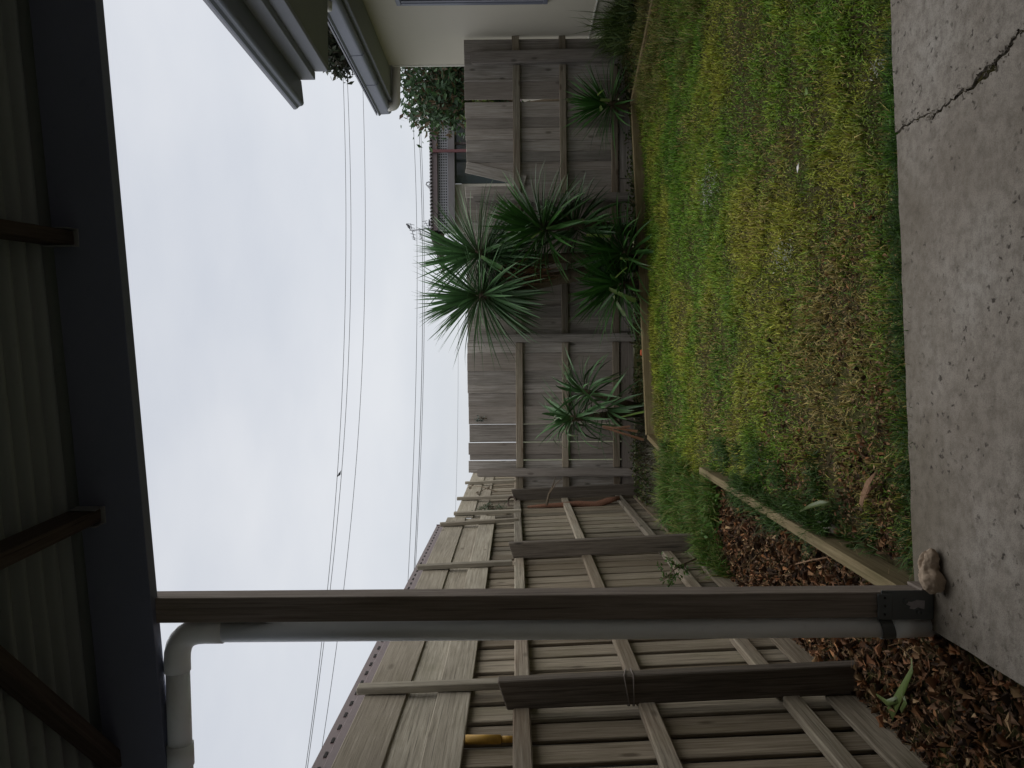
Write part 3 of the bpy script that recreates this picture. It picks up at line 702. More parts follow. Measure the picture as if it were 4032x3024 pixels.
# flue and roof bracket
rb = at(1700, 745, HY+0.2)
ps = [at(1700, 757, HY+.2), at(1681, 727, HY+.2), at(1690, 720, HY+.2), at(1700, 737, HY+.2)]
br2 = thing('roof_bracket', at(1702, 745, HY+.2), 'bent metal bracket standing on the corrugated roof edge', 'bracket')
tube('strut', 'galv', [at(1704, 757, HY+.2), at(1684, 733, HY+.2)], 0.018, br2, 6)
tube('strut', 'galv', [at(1684, 733, HY+.2), at(1678, 727, HY+.2), at(1680, 719, HY+.2), at(1690, 716, HY+.2), at(1694, 722, HY+.2), at(1688, 732, HY+.2), at(1704, 745, HY+.2)], 0.015, br2, 6)
fl2 = thing('roof_flue', at(1702, 878, HY+0.6), 'small capped metal flue beside the television antenna', 'flue')
tube('pipe', 'galv', [at(1712, 878, HY+.6), at(1692, 878, HY+.6)], 0.055, fl2, 12)
tube('cap', 'galv', [at(1692, 878, HY+.6), at(1688, 878, HY+.6)], 0.085, fl2, 12)
# antenna with a bird
AY = 18.0
an = thing('tv_antenna', at(1705, 898, AY), 'television antenna standing above the yucca', 'antenna')
tube('mast', 'galv', [at(1712, 896, AY), at(1626, 907, AY)], 0.016, an, 8)
tube('boom', 'galv', [at(1616, 880, AY), at(1632, 945, AY)], 0.010, an, 6)
for t in (0.05, 0.25, 0.45, 0.65, 0.85, 0.97):
    y_ = 880+65*t; x_ = 1616+16*t
    tube('element', 'galv', [at(x_-13+6*t, y_-3, AY-0.2), at(x_+15-8*t, y_+3, AY+0.3)], 0.006, an, 5)
tube('boom', 'galv', [at(1652, 902, AY), at(1660, 940, AY+0.3)], 0.009, an, 6)
for t in (0.2, 0.4, 0.6, 0.8, 1.0):
    tube('element', 'galv', [at(1645+8*t, 902+38*t, AY-0.15), at(1658+8*t, 904+38*t, AY+0.3)], 0.006, an, 5)
tube('boom', 'galv', [at(1672, 870, AY), at(1690, 900, AY)], 0.009, an, 6)
for t in (0.0, 0.3, 0.6, 0.9):
    tube('element', 'galv', [at(1664+18*t, 872+30*t, AY-0.1), at(1682+18*t, 869+30*t, AY+0.2)], 0.006, an, 5)
def bird(c, s, dirx, label):
    """body, head, beak and tail in one lofted mesh; perched, legs down"""
    c = Vector(c); X = Vector((dirx, 0.25, 0)).normalized()
    prof = [(-1.25, -0.50, 0.05), (-0.95, -0.34, 0.10), (-0.6, -0.16, 0.20), (-0.3, 0.0, 0.33), (0.0, 0.14, 0.38), (0.28, 0.32, 0.32), (0.42, 0.50, 0.22), (0.52, 0.66, 0.22), (0.62, 0.74, 0.19), (0.72, 0.72, 0.09), (0.95, 0.68, 0.02)]
    pts = [c + X*(a*s) + UP*((b_+0.55)*s) for a, b_, r in prof]
    v, f = tube_geo([p-c for p in pts], [r*s for _, _, r in prof], 10)
    o = thing('bird', c, label, 'bird')
    pyd('body', v, f, 'bird', o, Matrix.Translation(c), True)
    for sd_ in (-1, 1):
        a = c + Vector((0, sd_*0.1*s, 0)); tube('leg', 'bird', [a, a+UP*0.35*s], 0.03*s, o, 5)
    return o

# ------------------------------------------------------------------ pole, wires, birds
pl = thing('utility_pole', at(1500, 241, 40.0), 'grey utility pole between the two eaves behind the dark tree', 'utility pole')
pb = at(1500, 241, 40.0)
tube('pole', 'polewood', [(pb.x, 40, -0.16), (pb.x, 40, 11.2)], [0.11, 0.075], pl, 10)
bar('crossarm', 'polewood', (pb.x-0.5, 39.9, 10.3), (pb.x+0.5, 40.1, 10.3), 0.11, 0.09, UP, pl)
A1 = [(241, 1348), (278, 1351), (640, 1360), (1000, 1361.5), (1570, 1347), (1861, 1328), (2050, 1313), (2304, 1292), (2532, 1267), (3024, 1203), (3500, 1132)]
A2 = [(241, 1364), (278, 1367), (640, 1378), (1000, 1381), (1380, 1375), (1861, 1345), (2000, 1332), (2304, 1304), (2532, 1272), (3024, 1212), (3500, 1148)]
A3 = [(150, 1421), (338, 1429), (640, 1436), (1050, 1437), (1400, 1428), (1842, 1400), (2050, 1383), (2304, 1356), (2532, 1326), (2956, 1266), (3500, 1180)]
B1 = [(241, 1610), (443, 1625), (601, 1634), (1013, 1641), (1300, 1641), (1748, 1630), (1900, 1625), (2125, 1615), (2300, 1606), (2800, 1575), (3500, 1520)]
B2 = [(241, 1632), (443, 1646), (601, 1655), (1013, 1663), (1300, 1664), (1748, 1652), (1900, 1647), (2125, 1637), (2300, 1627), (2800, 1596), (3500, 1540)]
B3 = [(241, 1638), (443, 1652), (601, 1661), (1013, 1670), (1300, 1671), (1748, 1658), (1900, 1653), (2125, 1642), (2300, 1631), (2800, 1600), (3500, 1545)]
C1 = [(800, 1806), (1400, 1804), (1897, 1798), (2029, 1792), (2400, 1775), (3000, 1745)]
def wire(pts, dr, dl, r, label):
    out = []
    pa = np.array(pts, float)
    yy = np.linspace(pa[0, 0], pa[-1, 0], 40)
    cf = np.polyfit(pa[:, 0]/1000, pa[:, 1], 4); xx = np.polyval(cf, yy/1000)
    for x_, y_ in zip(xx, yy):
        t = (y_-241)/3259; out.append(at(x_, y_, dr+(dl-dr)*t))
    return tag(tube('power_line', 'wire', out, r, None, 5), label, 'power line', 'power lines across the sky')
wire(A1, 40, 26, 0.013, 'highest power line, uppermost of the upper three wires')
wire(A2, 40.4, 26.2, 0.013, 'power line carrying the perched bird, second from the top')
wire(A3, 43, 27.5, 0.013, 'third power line from the top, widely spaced below the bird wire')
wire(B1, 40, 27, 0.012, 'topmost power line of the lower group of three close wires')
wire(B2, 40.3, 27.2, 0.015, 'middle power line of the lower group of three close wires')
wire(B3, 40.6, 27.4, 0.012, 'lowest power line of the lower group of three close wires')
wire(C1, 62, 50, 0.010, 'thin single lowest wire just above the back fence top')
t = (1867-241)/3259; bird(at(1344.5, 1867, 40.4-14.2*t), 0.135, -1, 'dark bird perched on the upper power line')
bird(at(1619, 891, AY), 0.085, 1, 'small dark bird perched on the television antenna')

# ------------------------------------------------------------------ trees
def tree(label, base, crown_c, crown_r, n, size, cols, clump=26, group='trees behind the fence and house'):
    t_ = thing('tree', base, label, 'tree', group)
    base = Vector(base); cc = Vector(crown_c)
    tube('trunk', 'bark', [base, base.lerp(cc, 0.5)+Vector((0.06, 0, 0)), cc], [0.11, 0.08, 0.03], t_, 8)
    cen = []
    for k in range(clump):
        d = rng.normal(size=3); d /= np.linalg.norm(d); d *= rng.random()**0.4
        p = np.array(cc)+d*np.array(crown_r); cen.append(p)
        if k < 12: tube('limb', 'bark', [base.lerp(cc, 0.45+0.03*k), base.lerp(cc, 0.8).lerp(Vector(p), 0.5), Vector(p)], [0.04, 0.025, 0.008], t_, 5)
    cen = np.array(cen); idx = rng.integers(0, clump, n); rr = min(crown_r)*0.34
    P = cen[idx] + rng.normal(size=(n, 3))*rr*0.62
    col = pick(n, cols, 0.35)
    o = leaves('crown', P, size*(0.6+0.8*rng.random(n)), 0.42, col, 'foliage', t_, None, up=-0.2)
    return t_
tree('bushy dark green tree beside the cream wall behind the fence', (4.75, 12.4, -0.16), (4.98, 12.4, 2.3), (1.0, 0.85, 1.0), 9500, 0.115, [(0.04, 0.085, 0.03), (0.06, 0.115, 0.045), (0.03, 0.06, 0.025), (0.07, 0.12, 0.07), (0.10, 0.07, 0.04)], 52)
tree('small yellow-green shrub tip showing over the back fence', (4.15, 11.9, -0.16), (4.05, 11.8, 1.83), (0.5, 0.4, 0.32), 800, 0.10, [(0.11, 0.15, 0.03), (0.07, 0.11, 0.03), (0.10, 0.075, 0.04)], 12)
tree('tall dark tree glimpsed between the two eaves', (9.8, 22, -0.16), (9.72, 22, 6.15), (0.95, 1.1, 0.95), 6500, 0.21, [(0.025, 0.035, 0.022), (0.04, 0.05, 0.03), (0.055, 0.05, 0.035)], 30)

# ------------------------------------------------------------------ edging sleepers
def sleeper(a, b_, top, label, w=0.05, h=0.2):
    a = Vector((a[0], a[1], top-h/2)); b2_ = Vector((b_[0], b_[1], top-h/2 if len(b_) < 3 else b_[2]-h/2))
    o = bar('edging_sleeper', 'sleeper', a, b2_, h, w, UP, None, 0.006)
    return tag(o, label, 'garden edging', 'timber edging boards round the lawn')
sleeper((-0.62, 7.78), (1.25, 8.17), 0.10, 'mossy timber edging board in front of the large yucca')
sleeper((1.26, 8.18), (2.95, 8.50, 0.115), 0.10, 'timber edging board in front of the right hand yucca')
sleeper((2.97, 8.48), (3.62, 6.9, 0.11), 0.125, 'slanting timber edging board half buried in grass near the cream wall')
sleeper((-0.635, 7.77), (-0.80, 6.9, 0.03), 0.09, 'short timber edging board buried in grass at the far lawn corner')
sleeper((-0.800, 2.74), (-0.722, 5.72, 0.055), 0.05, 'mossy timber edging board between the lawn and the leaf litter, ending at the post', 0.052)

# ------------------------------------------------------------------ yuccas
def leafmesh(L, w, droop, fold, seed, m, cut=False):
    k = (round(L, 2), w, droop, fold, seed, m, cut)
    if k in _cache: return _cache[k]
    r_ = random.Random(seed); n = 8; vs, fs = [], []
    x_ = z_ = 0.0; ang = 0.0; tw = r_.uniform(-0.25, 0.25)
    for q in range(n+1):
        t_ = q/n
        ww = w*(0.45+0.55*min(1, t_*3.0))*(1 if t_ < 0.5 else max(0.02, ((1-t_)/0.5)**0.75))
        if cut: ww = w*(0.7+0.3*t_)
        f_ = fold*(1-0.3*t_)
        roll = tw*t_
        for s_ in (-1, 0, 1):
            yy = s_*ww/2*math.cos(f_); zz = abs(s_)*ww/2*math.sin(f_)
            vs.append((x_, yy*math.cos(roll)-zz*math.sin(roll), z_ + yy*math.sin(roll)+zz*math.cos(roll)))
        ang = -droop*t_**1.6; x_ += L/n*math.cos(ang); z_ += L/n*math.sin(ang)
    for q in range(n):
        a = q*3; fs += [(a, a+1, a+4, a+3), (a+1, a+2, a+5, a+4)]
    me = bpy.data.meshes.new('leaf'); me.from_pydata(vs, [], fs); me.update()
    me.polygons.foreach_set('use_smooth', [True]*len(me.polygons)); me.materials.append(MW[m]); _cache[k] = me
    return me
def rosette(parent, c, axis, n, L, w, m, elev=(85, -35), az0=0.0, azspan=360.0, droop=0.35, seed=0, cuts=0):
    r_ = random.Random(seed+int(n)); c = Vector(c)
    ro = bpy.data.objects.new('rosette', None); ro.empty_display_size = 0.05; put(ro, parent, Matrix.Translation(c))
    Q = Vector(axis).to_track_quat('Z', 'Y').to_matrix()
    for k in range(n):
        t_ = (k+0.5)/n
        el_ = math.radians(elev[0] + (elev[1]-elev[0])*t_**1.05 + r_.uniform(-9, 9))
        az = math.radians(az0 + ((k*137.5) % 360)/360*azspan + r_.uniform(-16, 16))
        d = Q @ Vector((math.cos(az)*math.cos(el_), math.sin(az)*math.cos(el_), math.sin(el_)))
        ll = L*(0.72+0.28*math.sin(min(1, t_*1.6)*math.pi/2))*r_.uniform(0.86, 1.12)
        me = leafmesh(0.62, w, droop*r_.choice((0.3, 0.6, 1.0, 1.6, 3.2)) , 0.42, r_.randrange(3), m)
        side = d.cross(UP)
        if side.length < 0.05: side = Vector((1, 0, 0))
        ya = UP.cross(d) if abs(d.z) < 0.98 else Vector((0, 1, 0))
        mw = frame(c + d*0.02 - Q@Vector((0, 0, 0.10*t_)), d, ya + Vector((r_.uniform(-.3, .3), r_.uniform(-.3, .3), r_.uniform(-.3, .3))))
        put(bpy.data.objects.new('leaf', me), ro, mw @ Matrix.Diagonal((ll/0.62, 1, ll/0.62, 1)))
    return ro
def stub(parent, a, b_, w, m='yucca_cut'):
    a, b_ = Vector(a), Vector(b_); me = leafmesh((b_-a).length, w, 0.2, 0.3, 1, m, True)
    put(bpy.data.objects.new('cut_leaf', me), parent, frame(a, b_-a, Vector((0.3, -0.5, 1)).cross(b_-a)))
Z5 = lambda x, y, Y: at(1500+x/1.843, 600+y/1.843, Y)
yb = Z5(1840, 800, 8.45)
h1, h2, h3, h4, h5, h6 = Z5(680, 730, 8.4), Z5(690, 1050, 8.35), Z5(1150, 540, 8.2), Z5(1400, 520, 8.4), Z5(1720, 960, 8.2), Z5(1740, 720, 8.15)
bs = Vector((yb.x, 8.5, 0.0))
yk = thing('yucca', bs, 'tall yucca head with a skirt of dead brown leaves, left of the two tall ones', 'yucca', 'yuccas in the back bed')
tube('trunk', 'bark', [bs, bs.lerp(h2, 0.5)+Vector((0.03, 0.05, 0)), h2], [0.085, 0.075, 0.055], yk, 10)
rosette(yk, h2-UP*0.12, (-0.25, -0.15, 1), 60, 0.66, 0.034, 'yucca', (-25, -72), seed=21, droop=0.15)
rosette(yk, h2, (-0.30, -0.10, 1), 235, 0.80, 0.029, 'yucca', (89, -50), seed=2, droop=0.14)
b1_ = Vector((h1.x-0.02, 8.55, 0.0))
y1_ = thing('yucca', b1_, 'tall yucca head leaning right over the fence, right of the two tall ones', 'yucca', 'yuccas in the back bed')
tube('trunk', 'bark', [b1_, b1_.lerp(h1, 0.6)+Vector((-0.05, 0.03, 0)), h1], [0.065, 0.055, 0.05], y1_, 10)
rosette(y1_, h1-UP*0.12, (-0.05, -0.15, 1), 78, 0.64, 0.034, 'yucca', (-20, -75), seed=22, droop=0.15)
rosette(y1_, h1, (0.20, -0.10, 1), 215, 0.78, 0.029, 'yucca', (89, -42), seed=1, droop=0.14)
for k in range(70):      # dead skirt hanging under the left head
    dh = Z5(random.uniform(820, 1050), random.uniform(830, 960), 8.30)
    a = dh + Vector((0, rnd(0.07)-0.05, 0)); d = Vector((rnd(0.28)+0.03, -0.10+rnd(0.15), -1))
    me = leafmesh(0.62, 0.024, 0.25, 0.5, k % 3, 'yucca_dead'); s_ = random.uniform(0.4, 0.8)
    put(bpy.data.objects.new('dead_leaf', me), yk, frame(a, d, Vector((random.uniform(-1, 1), -1, 0))) @ Matrix.Diagonal((s_, 1, 1, 1)))
bm_ = Vector((h3.x-0.05, 8.4, 0.0))
ym = thing('yucca', bm_, 'leafy yucca leaning right in front of the tall one', 'yucca', 'yuccas in the back bed')
tube('trunk', 'bark', [bm_, bm_.lerp(h3, 0.5)+Vector((0.06, 0, 0)), h3], [0.06, 0.055, 0.045], ym, 10)
rosette(ym, h3, (0.38, -0.25, 1), 150, 0.72, 0.038, 'yucca2', (88, -25), seed=3, droop=0.22)
rosette(ym, h4, (0.8, -0.25, 0.7), 90, 0.64, 0.040, 'yucca', (75, -30), seed=4, droop=0.3)
y5 = thing('yucca', (h5.x, 8.25, 0.0), 'low yucca with a cut yellow leaf at the foot of the tall one', 'yucca', 'yuccas in the back bed')
tube('trunk', 'bark', [(h5.x, 8.25, 0), h5], [0.05, 0.04], y5, 8)
rosette(y5, h5, (-0.25, -0.2, 1), 120, 0.70, 0.036, 'yucca2', (86, -6), seed=5, droop=0.35)
y6 = thing('yucca', (h6.x, 8.2, 0.0), 'low dark yucca between the leaning one and the edging board', 'yucca', 'yuccas in the back bed')
tube('trunk', 'bark', [(h6.x, 8.2, 0), h6], [0.05, 0.04], y6, 8)
rosette(y6, h6, (0.15, -0.2, 1), 110, 0.66, 0.036, 'yucca2', (84, -10), seed=6, droop=0.4)
for (x1, y1, x2, y2, w_, Y_, pr) in ((1180, 570, 1090, 620, .05, 7.95, ym), (1200, 555, 1470, 475, .045, 7.95, ym), (1520, 550, 1645, 475, .045, 8.0, ym), (1490, 600, 1670, 610, .04, 8.0, ym), (1655, 990, 1850, 1080, .05, 7.9, y5), (1690, 1040, 1765, 1190, .04, 7.92, y5), (1700, 915, 1785, 830, .035, 7.92, y5), (1735, 770, 1880, 785, .035, 7.9, y6), (725, 755, 875, 840, .05, 7.95, yk)):
    stub(pr, Z5(x1, y1, Y_), Z5(x2, y2, Y_-0.05), w_, 'yucca_cut' if x1 not in (725, 1200, 1520) else 'yucca2')
Z2 = lambda x, y, Y: at(1600+x/2.212, 100+y/2.212, Y)
hb_ = Z2(1730, 690, 8.75)
yr = thing('yucca', (hb_.x, 8.75, 0.05), 'single low yucca against the fence beside the cream wall', 'yucca', 'yuccas in the back bed')
tube('trunk', 'bark', [(hb_.x, 8.78, 0.0), (hb_.x, 8.76, hb_.z)], [0.06, 0.05], yr, 8)
rosette(yr, hb_, (0, -0.2, 1), 120, 0.56, 0.028, 'yucca2', (86, -8), seed=8, droop=0.25)
for (x1, y1, x2, y2) in ((1665, 610, 1720, 560), (1690, 650, 1775, 655), (1690, 700, 1700, 740)): stub(yr, Z2(x1, y1, 8.4), Z2(x2, y2, 8.36), 0.045)
Z3 = lambda x, y, Y: at(1600+x/2.011, 1300+y/2.011, Y)
lb = Z3(1850, 650, 8.4)
yl = thing('yucca', (lb.x, 8.4, 0.0), 'drooping dark yucca standing alone to the left of the tall one', 'yucca', 'yuccas in the back bed')
q1, q2, q3 = Z3(1300, 700, 8.3), Z3(1400, 480, 8.35), Z3(1600, 640, 8.2)
tube('trunk', 'bark', [(lb.x, 8.42, 0), q1], [0.05, 0.035], yl, 8); tube('trunk', 'bark', [(lb.x+0.03, 8.44, 0), q2], [0.045, 0.03], yl, 8)
rosette(yl, q1, (-0.2, -0.3, 1), 64, 0.54, 0.038, 'yucca', (84, -40), seed=11, droop=0.7)
rosette(yl, q2, (0.5, -0.2, 0.8), 56, 0.54, 0.036, 'yucca', (84, -30), seed=12, droop=0.7)
rosette(yl, q3, (-0.3, -0.5, -0.5), 30, 0.56, 0.036, 'yucca', (70, 0), seed=13, droop=0.2)
for k, (x1, y1, x2, y2) in enumerate(((1560, 770, 1880, 870), (1550, 760, 1830, 800), (1700, 690, 1890, 640), (1600, 780, 1770, 760))):
    stub(yl, Z3(x1, y1, 8.0), Z3(x2, y2, 7.9), 0.028, 'yucca_dead' if k != 2 else 'yucca_cut')

# ------------------------------------------------------------------ lawn grass
def slab_y(x): return E0.y + (x-E0.x)/(E1.x-E0.x)*(E1.y-E0.y)
def sample(n, x0, x1, y0, y1, p=None):
    x = rng.uniform(x0, x1, n); y_ = rng.uniform(y0, y1, n); return x, y_
def back_y(x): return np.where(x < 2.95, 7.78+(x+0.6)*0.2045, 8.50-(x-2.97)*2.43)
n0 = 360000
u_ = rng.random(n0); gy = 2.78 + (8.5-2.78)*u_**1.25; gx_ = rng.uniform(-1.35, 4.0, n0)
vis = gx_ < gy*0.50+0.25
brown = fbm(gx_, gy, 1.3, 11)                     # where the turf is thin
tuft = fbm(gx_, gy, 5.5, 31)
litt = sstep(0.75, -0.5, gx_)*sstep(4.7, 3.4, gy)  # leaf-strewn corner
keep = vis & (gy > slab_y(gx_)+0.005) & (gy < back_y(gx_)-0.03)
keep &= ~((gx_ < -0.70) & (gy < 5.75)) & ~((gx_ < -0.82) & (gy < 7.0)) & (gx_ > -1.0)
keep &= rng.random(n0) > litt*0.6 + sstep(0.56, 0.66, brown)*0.3 + 0.28*sstep(0.52, 0.36, tuft)
gx_, gy, brown, litt, tuft = gx_[keep], gy[keep], brown[keep], litt[keep], tuft[keep]; n = len(gx_)
edge = sstep(0.22, 0.0, gy-slab_y(gx_))
lush = fbm(gx_, gy, 1.7, 21) + 0.10*sstep(0.2, 1.6, gx_)
Ln = (0.024 + 0.040*rng.random(n)**1.5)*(0.75+0.8*sstep(0.42, 0.68, tuft)) + edge*0.05*rng.random(n)
Wd_ = 0.0026 + 0.0030*rng.random(n) + 0.00030*gy
col = np.empty((n, 3)); 
green = np.array([0.15, 0.275, 0.025]); yel = np.array([0.32, 0.335, 0.040]); deep = np.array([0.075, 0.185, 0.018]); dry = np.array([0.34, 0.265, 0.085])
f1 = sstep(0.34, 0.66, lush + 0.22*(rng.random(n)-0.5))[:, None]
col = yel*(1-f1) + green*f1
f2 = np.clip(0.75*sstep(0.53, 0.72, fbm(gx_, gy, 2.6, 41)+0.1*(rng.random(n)-0.5)) + edge*0.7, 0, 1)[:, None]; col = col*(1-f2)+deep*f2
drys = sum(a_*np.exp(-((gx_-x_)**2+(gy-y_)**2*0.8)/r_**2) for x_, y_, r_, a_ in ((0.35, 3.55, 0.40, 0.5), (-0.1, 3.7, 0.45, 0.5), (3.15, 7.7, 0.55, 0.75), (0.9, 4.6, 0.3, 0.25)))
f3 = (sstep(0.60, 0.74, brown)*0.3 + litt*0.4 + drys); f3 = (rng.random(n) < np.clip(f3 + 0.06, 0, 0.85))[:, None]
col = np.where(f3, dry*(0.7+0.5*rng.random((n, 1))), col)*(0.45+1.15*rng.random((n, 1))**1.4)
gz_ = gz(gx_, gy)
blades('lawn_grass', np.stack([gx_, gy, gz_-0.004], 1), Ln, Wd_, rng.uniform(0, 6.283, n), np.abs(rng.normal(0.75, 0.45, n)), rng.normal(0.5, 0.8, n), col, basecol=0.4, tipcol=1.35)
tag(bpy.data.objects['lawn_grass'], 'patchy yellow and green lawn grass between the slab and the back bed', 'grass')
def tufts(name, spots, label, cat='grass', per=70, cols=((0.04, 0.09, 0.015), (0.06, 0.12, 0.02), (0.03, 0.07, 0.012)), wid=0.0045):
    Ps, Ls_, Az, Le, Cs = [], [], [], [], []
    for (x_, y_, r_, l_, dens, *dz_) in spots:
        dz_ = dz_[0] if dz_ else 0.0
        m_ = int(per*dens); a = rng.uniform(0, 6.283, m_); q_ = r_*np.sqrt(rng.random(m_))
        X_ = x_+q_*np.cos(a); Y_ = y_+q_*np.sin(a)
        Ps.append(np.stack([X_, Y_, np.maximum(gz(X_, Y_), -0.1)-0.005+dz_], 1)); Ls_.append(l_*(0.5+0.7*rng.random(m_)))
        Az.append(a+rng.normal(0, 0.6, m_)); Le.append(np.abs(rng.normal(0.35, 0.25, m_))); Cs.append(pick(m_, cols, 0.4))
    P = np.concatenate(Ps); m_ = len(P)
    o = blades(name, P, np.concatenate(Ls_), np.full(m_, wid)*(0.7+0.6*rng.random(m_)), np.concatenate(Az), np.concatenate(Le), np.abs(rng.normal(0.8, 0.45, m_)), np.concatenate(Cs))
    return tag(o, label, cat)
sp = []
for k in range(110):       # dark tufts leaning over the slab edge
    x_ = random.uniform(-0.72, 0.55) if k < 64 else random.uniform(0.5, 1.8)
    sp.append((x_, slab_y(x_)+random.uniform(0.02, 0.10), 0.05, random.uniform(0.05, 0.13), 0.8))
for k in range(26): sp.append((random.uniform(-0.80, -0.68), random.uniform(3.5, 4.9), 0.06, random.uniform(0.07, 0.14), 1.2, 0.06))
for k in range(40): sp.append((random.uniform(-0.75, -0.45), random.uniform(3.0, 5.7), 0.06, random.uniform(0.06, 0.13), 0.8))
tufts('edge_grass', sp, 'longer dark green grass tufts along the slab and sleeper edges')
sp = [(random.uniform(-0.62, -0.2), random.uniform(7.3, 7.7), .08, .09, .7) for k in range(10)]
sp += [(random.uniform(2.6, 3.5), random.uniform(7.2, 8.6), 0.09, random.uniform(0.08, 0.16), 0.8) for k in range(22)]
sp += [(random.uniform(1.2, 2.9), 8.3+random.uniform(0.0, 0.35), 0.08, random.uniform(0.06, 0.12), 0.7) for k in range(24)]
sp += [(random.uniform(2.2, 3.3), random.uniform(6.0, 7.4), 0.07, random.uniform(0.08, 0.14), 1.2) for k in range(6)]
sp += [(random.uniform(2.5, 3.7), random.uniform(5.6, 8.2), 0.09, random.uniform(0.09, 0.20), 0.9) for k in range(50)]
tufts('bed_grass', sp, 'straggling grass tufts round the back edging boards', cols=((0.08, 0.13, 0.02), (0.16, 0.18, 0.03), (0.26, 0.22, 0.08)))
sp = []
for k in range(60):
    a = random.random(); sp.append((random.uniform(-1.36, -0.80+0.1*a), random.uniform(5.35, 7.0), 0.10, random.uniform(0.10, 0.26), 2.6))
for k in range(12): sp.append((random.uniform(-1.38, -1.15), random.uniform(5.0, 5.9), 0.07, random.uniform(0.12, 0.28), 0.8))
tufts('weed_patch', sp, 'lush bright green weeds between the left fence and the edging board', 'weeds', 90, ((0.07, 0.165, 0.02), (0.10, 0.19, 0.03), (0.04, 0.10, 0.015), (0.15, 0.20, 0.04), (0.19, 0.17, 0.06)), 0.006)
n = 900; X_ = rng.uniform(-1.38, -0.80, n); Y_ = rng.uniform(5.3, 7.0, n)
leaves('weed_leaves', np.stack([X_, Y_, gz(X_, Y_)+0.03+0.11*rng.random(n)], 1), 0.02+0.03*rng.random(n), 0.5, pick(n, [(0.06, 0.14, 0.02), (0.09, 0.18, 0.03)], 0.4), up=0.3)
tag(bpy.data.objects['weed_leaves'], 'small bright weed leaves beside the left fence', 'weeds')
sp = [(3.86+rnd(0.1), 8.55+rnd(0.35), 0.10, random.uniform(0.35, 0.65), 1.0) for k in range(16)] + [(3.7+rnd(0.15), 8.3+rnd(0.4), 0.1, random.uniform(0.15, 0.35), 1.0) for k in range(14)]
tufts('long_grass_clump', sp, 'tall arching grass clump at the foot of the cream wall', 'grass', 46, ((0.06, 0.10, 0.03), (0.09, 0.14, 0.035), (0.12, 0.16, 0.05)), 0.009)
n = 5200                                                     # ground cover in the back bed
X_ = rng.uniform(-1.38, 3.9, n); Y_ = rng.uniform(7.9, 9.05, n); ok = (Y_ > back_y(X_)+0.05) & (fbm(X_, Y_, 2.5, 61) > 0.47 - 0.1*(X_ > 1.2)); X_, Y_ = X_[ok], Y_[ok]; n = len(X_)
leaves('bed_ground_cover', np.stack([X_, Y_, np.maximum(gz(X_, Y_), 0.0)+0.01+0.09*rng.random(n)], 1), 0.025+0.03*rng.random(n), 0.55, pick(n, [(0.05, 0.085, 0.02), (0.09, 0.11, 0.03), (0.035, 0.06, 0.018), (0.12, 0.10, 0.05)], 0.4), up=0.4)
tag(bpy.data.objects['bed_ground_cover'], 'low leafy ground cover under the yuccas by the back fence', 'ground cover')
n = 4200                                                     # grey dry heath in the far left corner
X_ = rng.uniform(-1.40, -0.35, n); Y_ = rng.uniform(7.0, 9.0, n)
ok = (X_ < -0.66+0.35*(Y_ > 7.9)) ; X_, Y_ = X_[ok], Y_[ok]; n = len(X_)
blades('dry_ground_cover', np.stack([X_, Y_, gz(X_, Y_)], 1), 0.03+0.09*rng.random(n), np.full(n, 0.006), rng.uniform(0, 6.28, n), np.abs(rng.normal(0.6, 0.4, n)), rng.normal(0.4, 0.5, n), pick(n, [(0.10, 0.085, 0.06), (0.16, 0.15, 0.12), (0.06, 0.045, 0.03), (0.07, 0.08, 0.04)], 0.4))
tag(bpy.data.objects['dry_ground_cover'], 'dry grey brown ground cover in the far fence corner', 'ground cover')

# ------------------------------------------------------------------ leaf litter
BR = [(0.16, 0.082, 0.046), (0.24, 0.12, 0.065), (0.09, 0.055, 0.036), (0.045, 0.032, 0.025), (0.32, 0.16, 0.075), (0.36, 0.25, 0.14), (0.11, 0.07, 0.045), (0.06, 0.04, 0.028), (0.15, 0.09, 0.055), (0.24, 0.14, 0.075)]
n = 15000
X_ = rng.uniform(-1.44, -0.74, n); Y_ = 0.6 + 5.2*rng.random(n)**0.9
ok = ~((X_ > -0.905) & (Y_ < 2.76)) & ~((X_ > -0.80) & (Y_ > 2.7)); X_, Y_ = X_[ok], Y_[ok]; n = len(X_)
leaves('leaf_litter', np.stack([X_, Y_, gz(X_, Y_)+0.004+0.028*rng.random(n)], 1), 0.018+0.045*rng.random(n)**2.0, 0.40+0.0*rng.random(), pick(n, BR, 0.55), 'litter', flat=0.45, bendz=0.5)
tag(bpy.data.objects['leaf_litter'], 'brown fallen leaves filling the bed along the left fence', 'leaf litter')
n = 9000
X_ = -0.72 + 1.7*rng.random(n)**1.6; Y_ = 2.8 + 2.4*rng.random(n)**1.3
w_ = sstep(1.0, -0.6, X_)*sstep(5.0, 3.2, Y_)*(0.25+1.2*sstep(0.42, 0.62, fbm(X_, Y_, 3.0, 71)))
ok = (rng.random(n) < w_) & (Y_ > slab_y(X_)+0.02); X_, Y_ = X_[ok], Y_[ok]; n = len(X_)
leaves('scattered_leaves', np.stack([X_, Y_, gz(X_, Y_)+0.010+0.022*rng.random(n)], 1), 0.014+0.022*rng.random(n)**1.6, 0.45, pick(n, BR+[(0.22, 0.14, 0.08), (0.14, 0.11, 0.05)], 0.4), 'litter', flat=0.4, bendz=0.5)
tag(bpy.data.objects['scattered_leaves'], 'brown dead leaves scattered through the lawn near the patio', 'leaf litter')
n = 2200
X_ = rng.uniform(-1.4, -0.8, n); Y_ = rng.uniform(1.0, 5.4, n); ok = ~((X_ > -0.92) & (Y_ < 2.78)); X_, Y_ = X_[ok], Y_[ok]; n = len(X_)
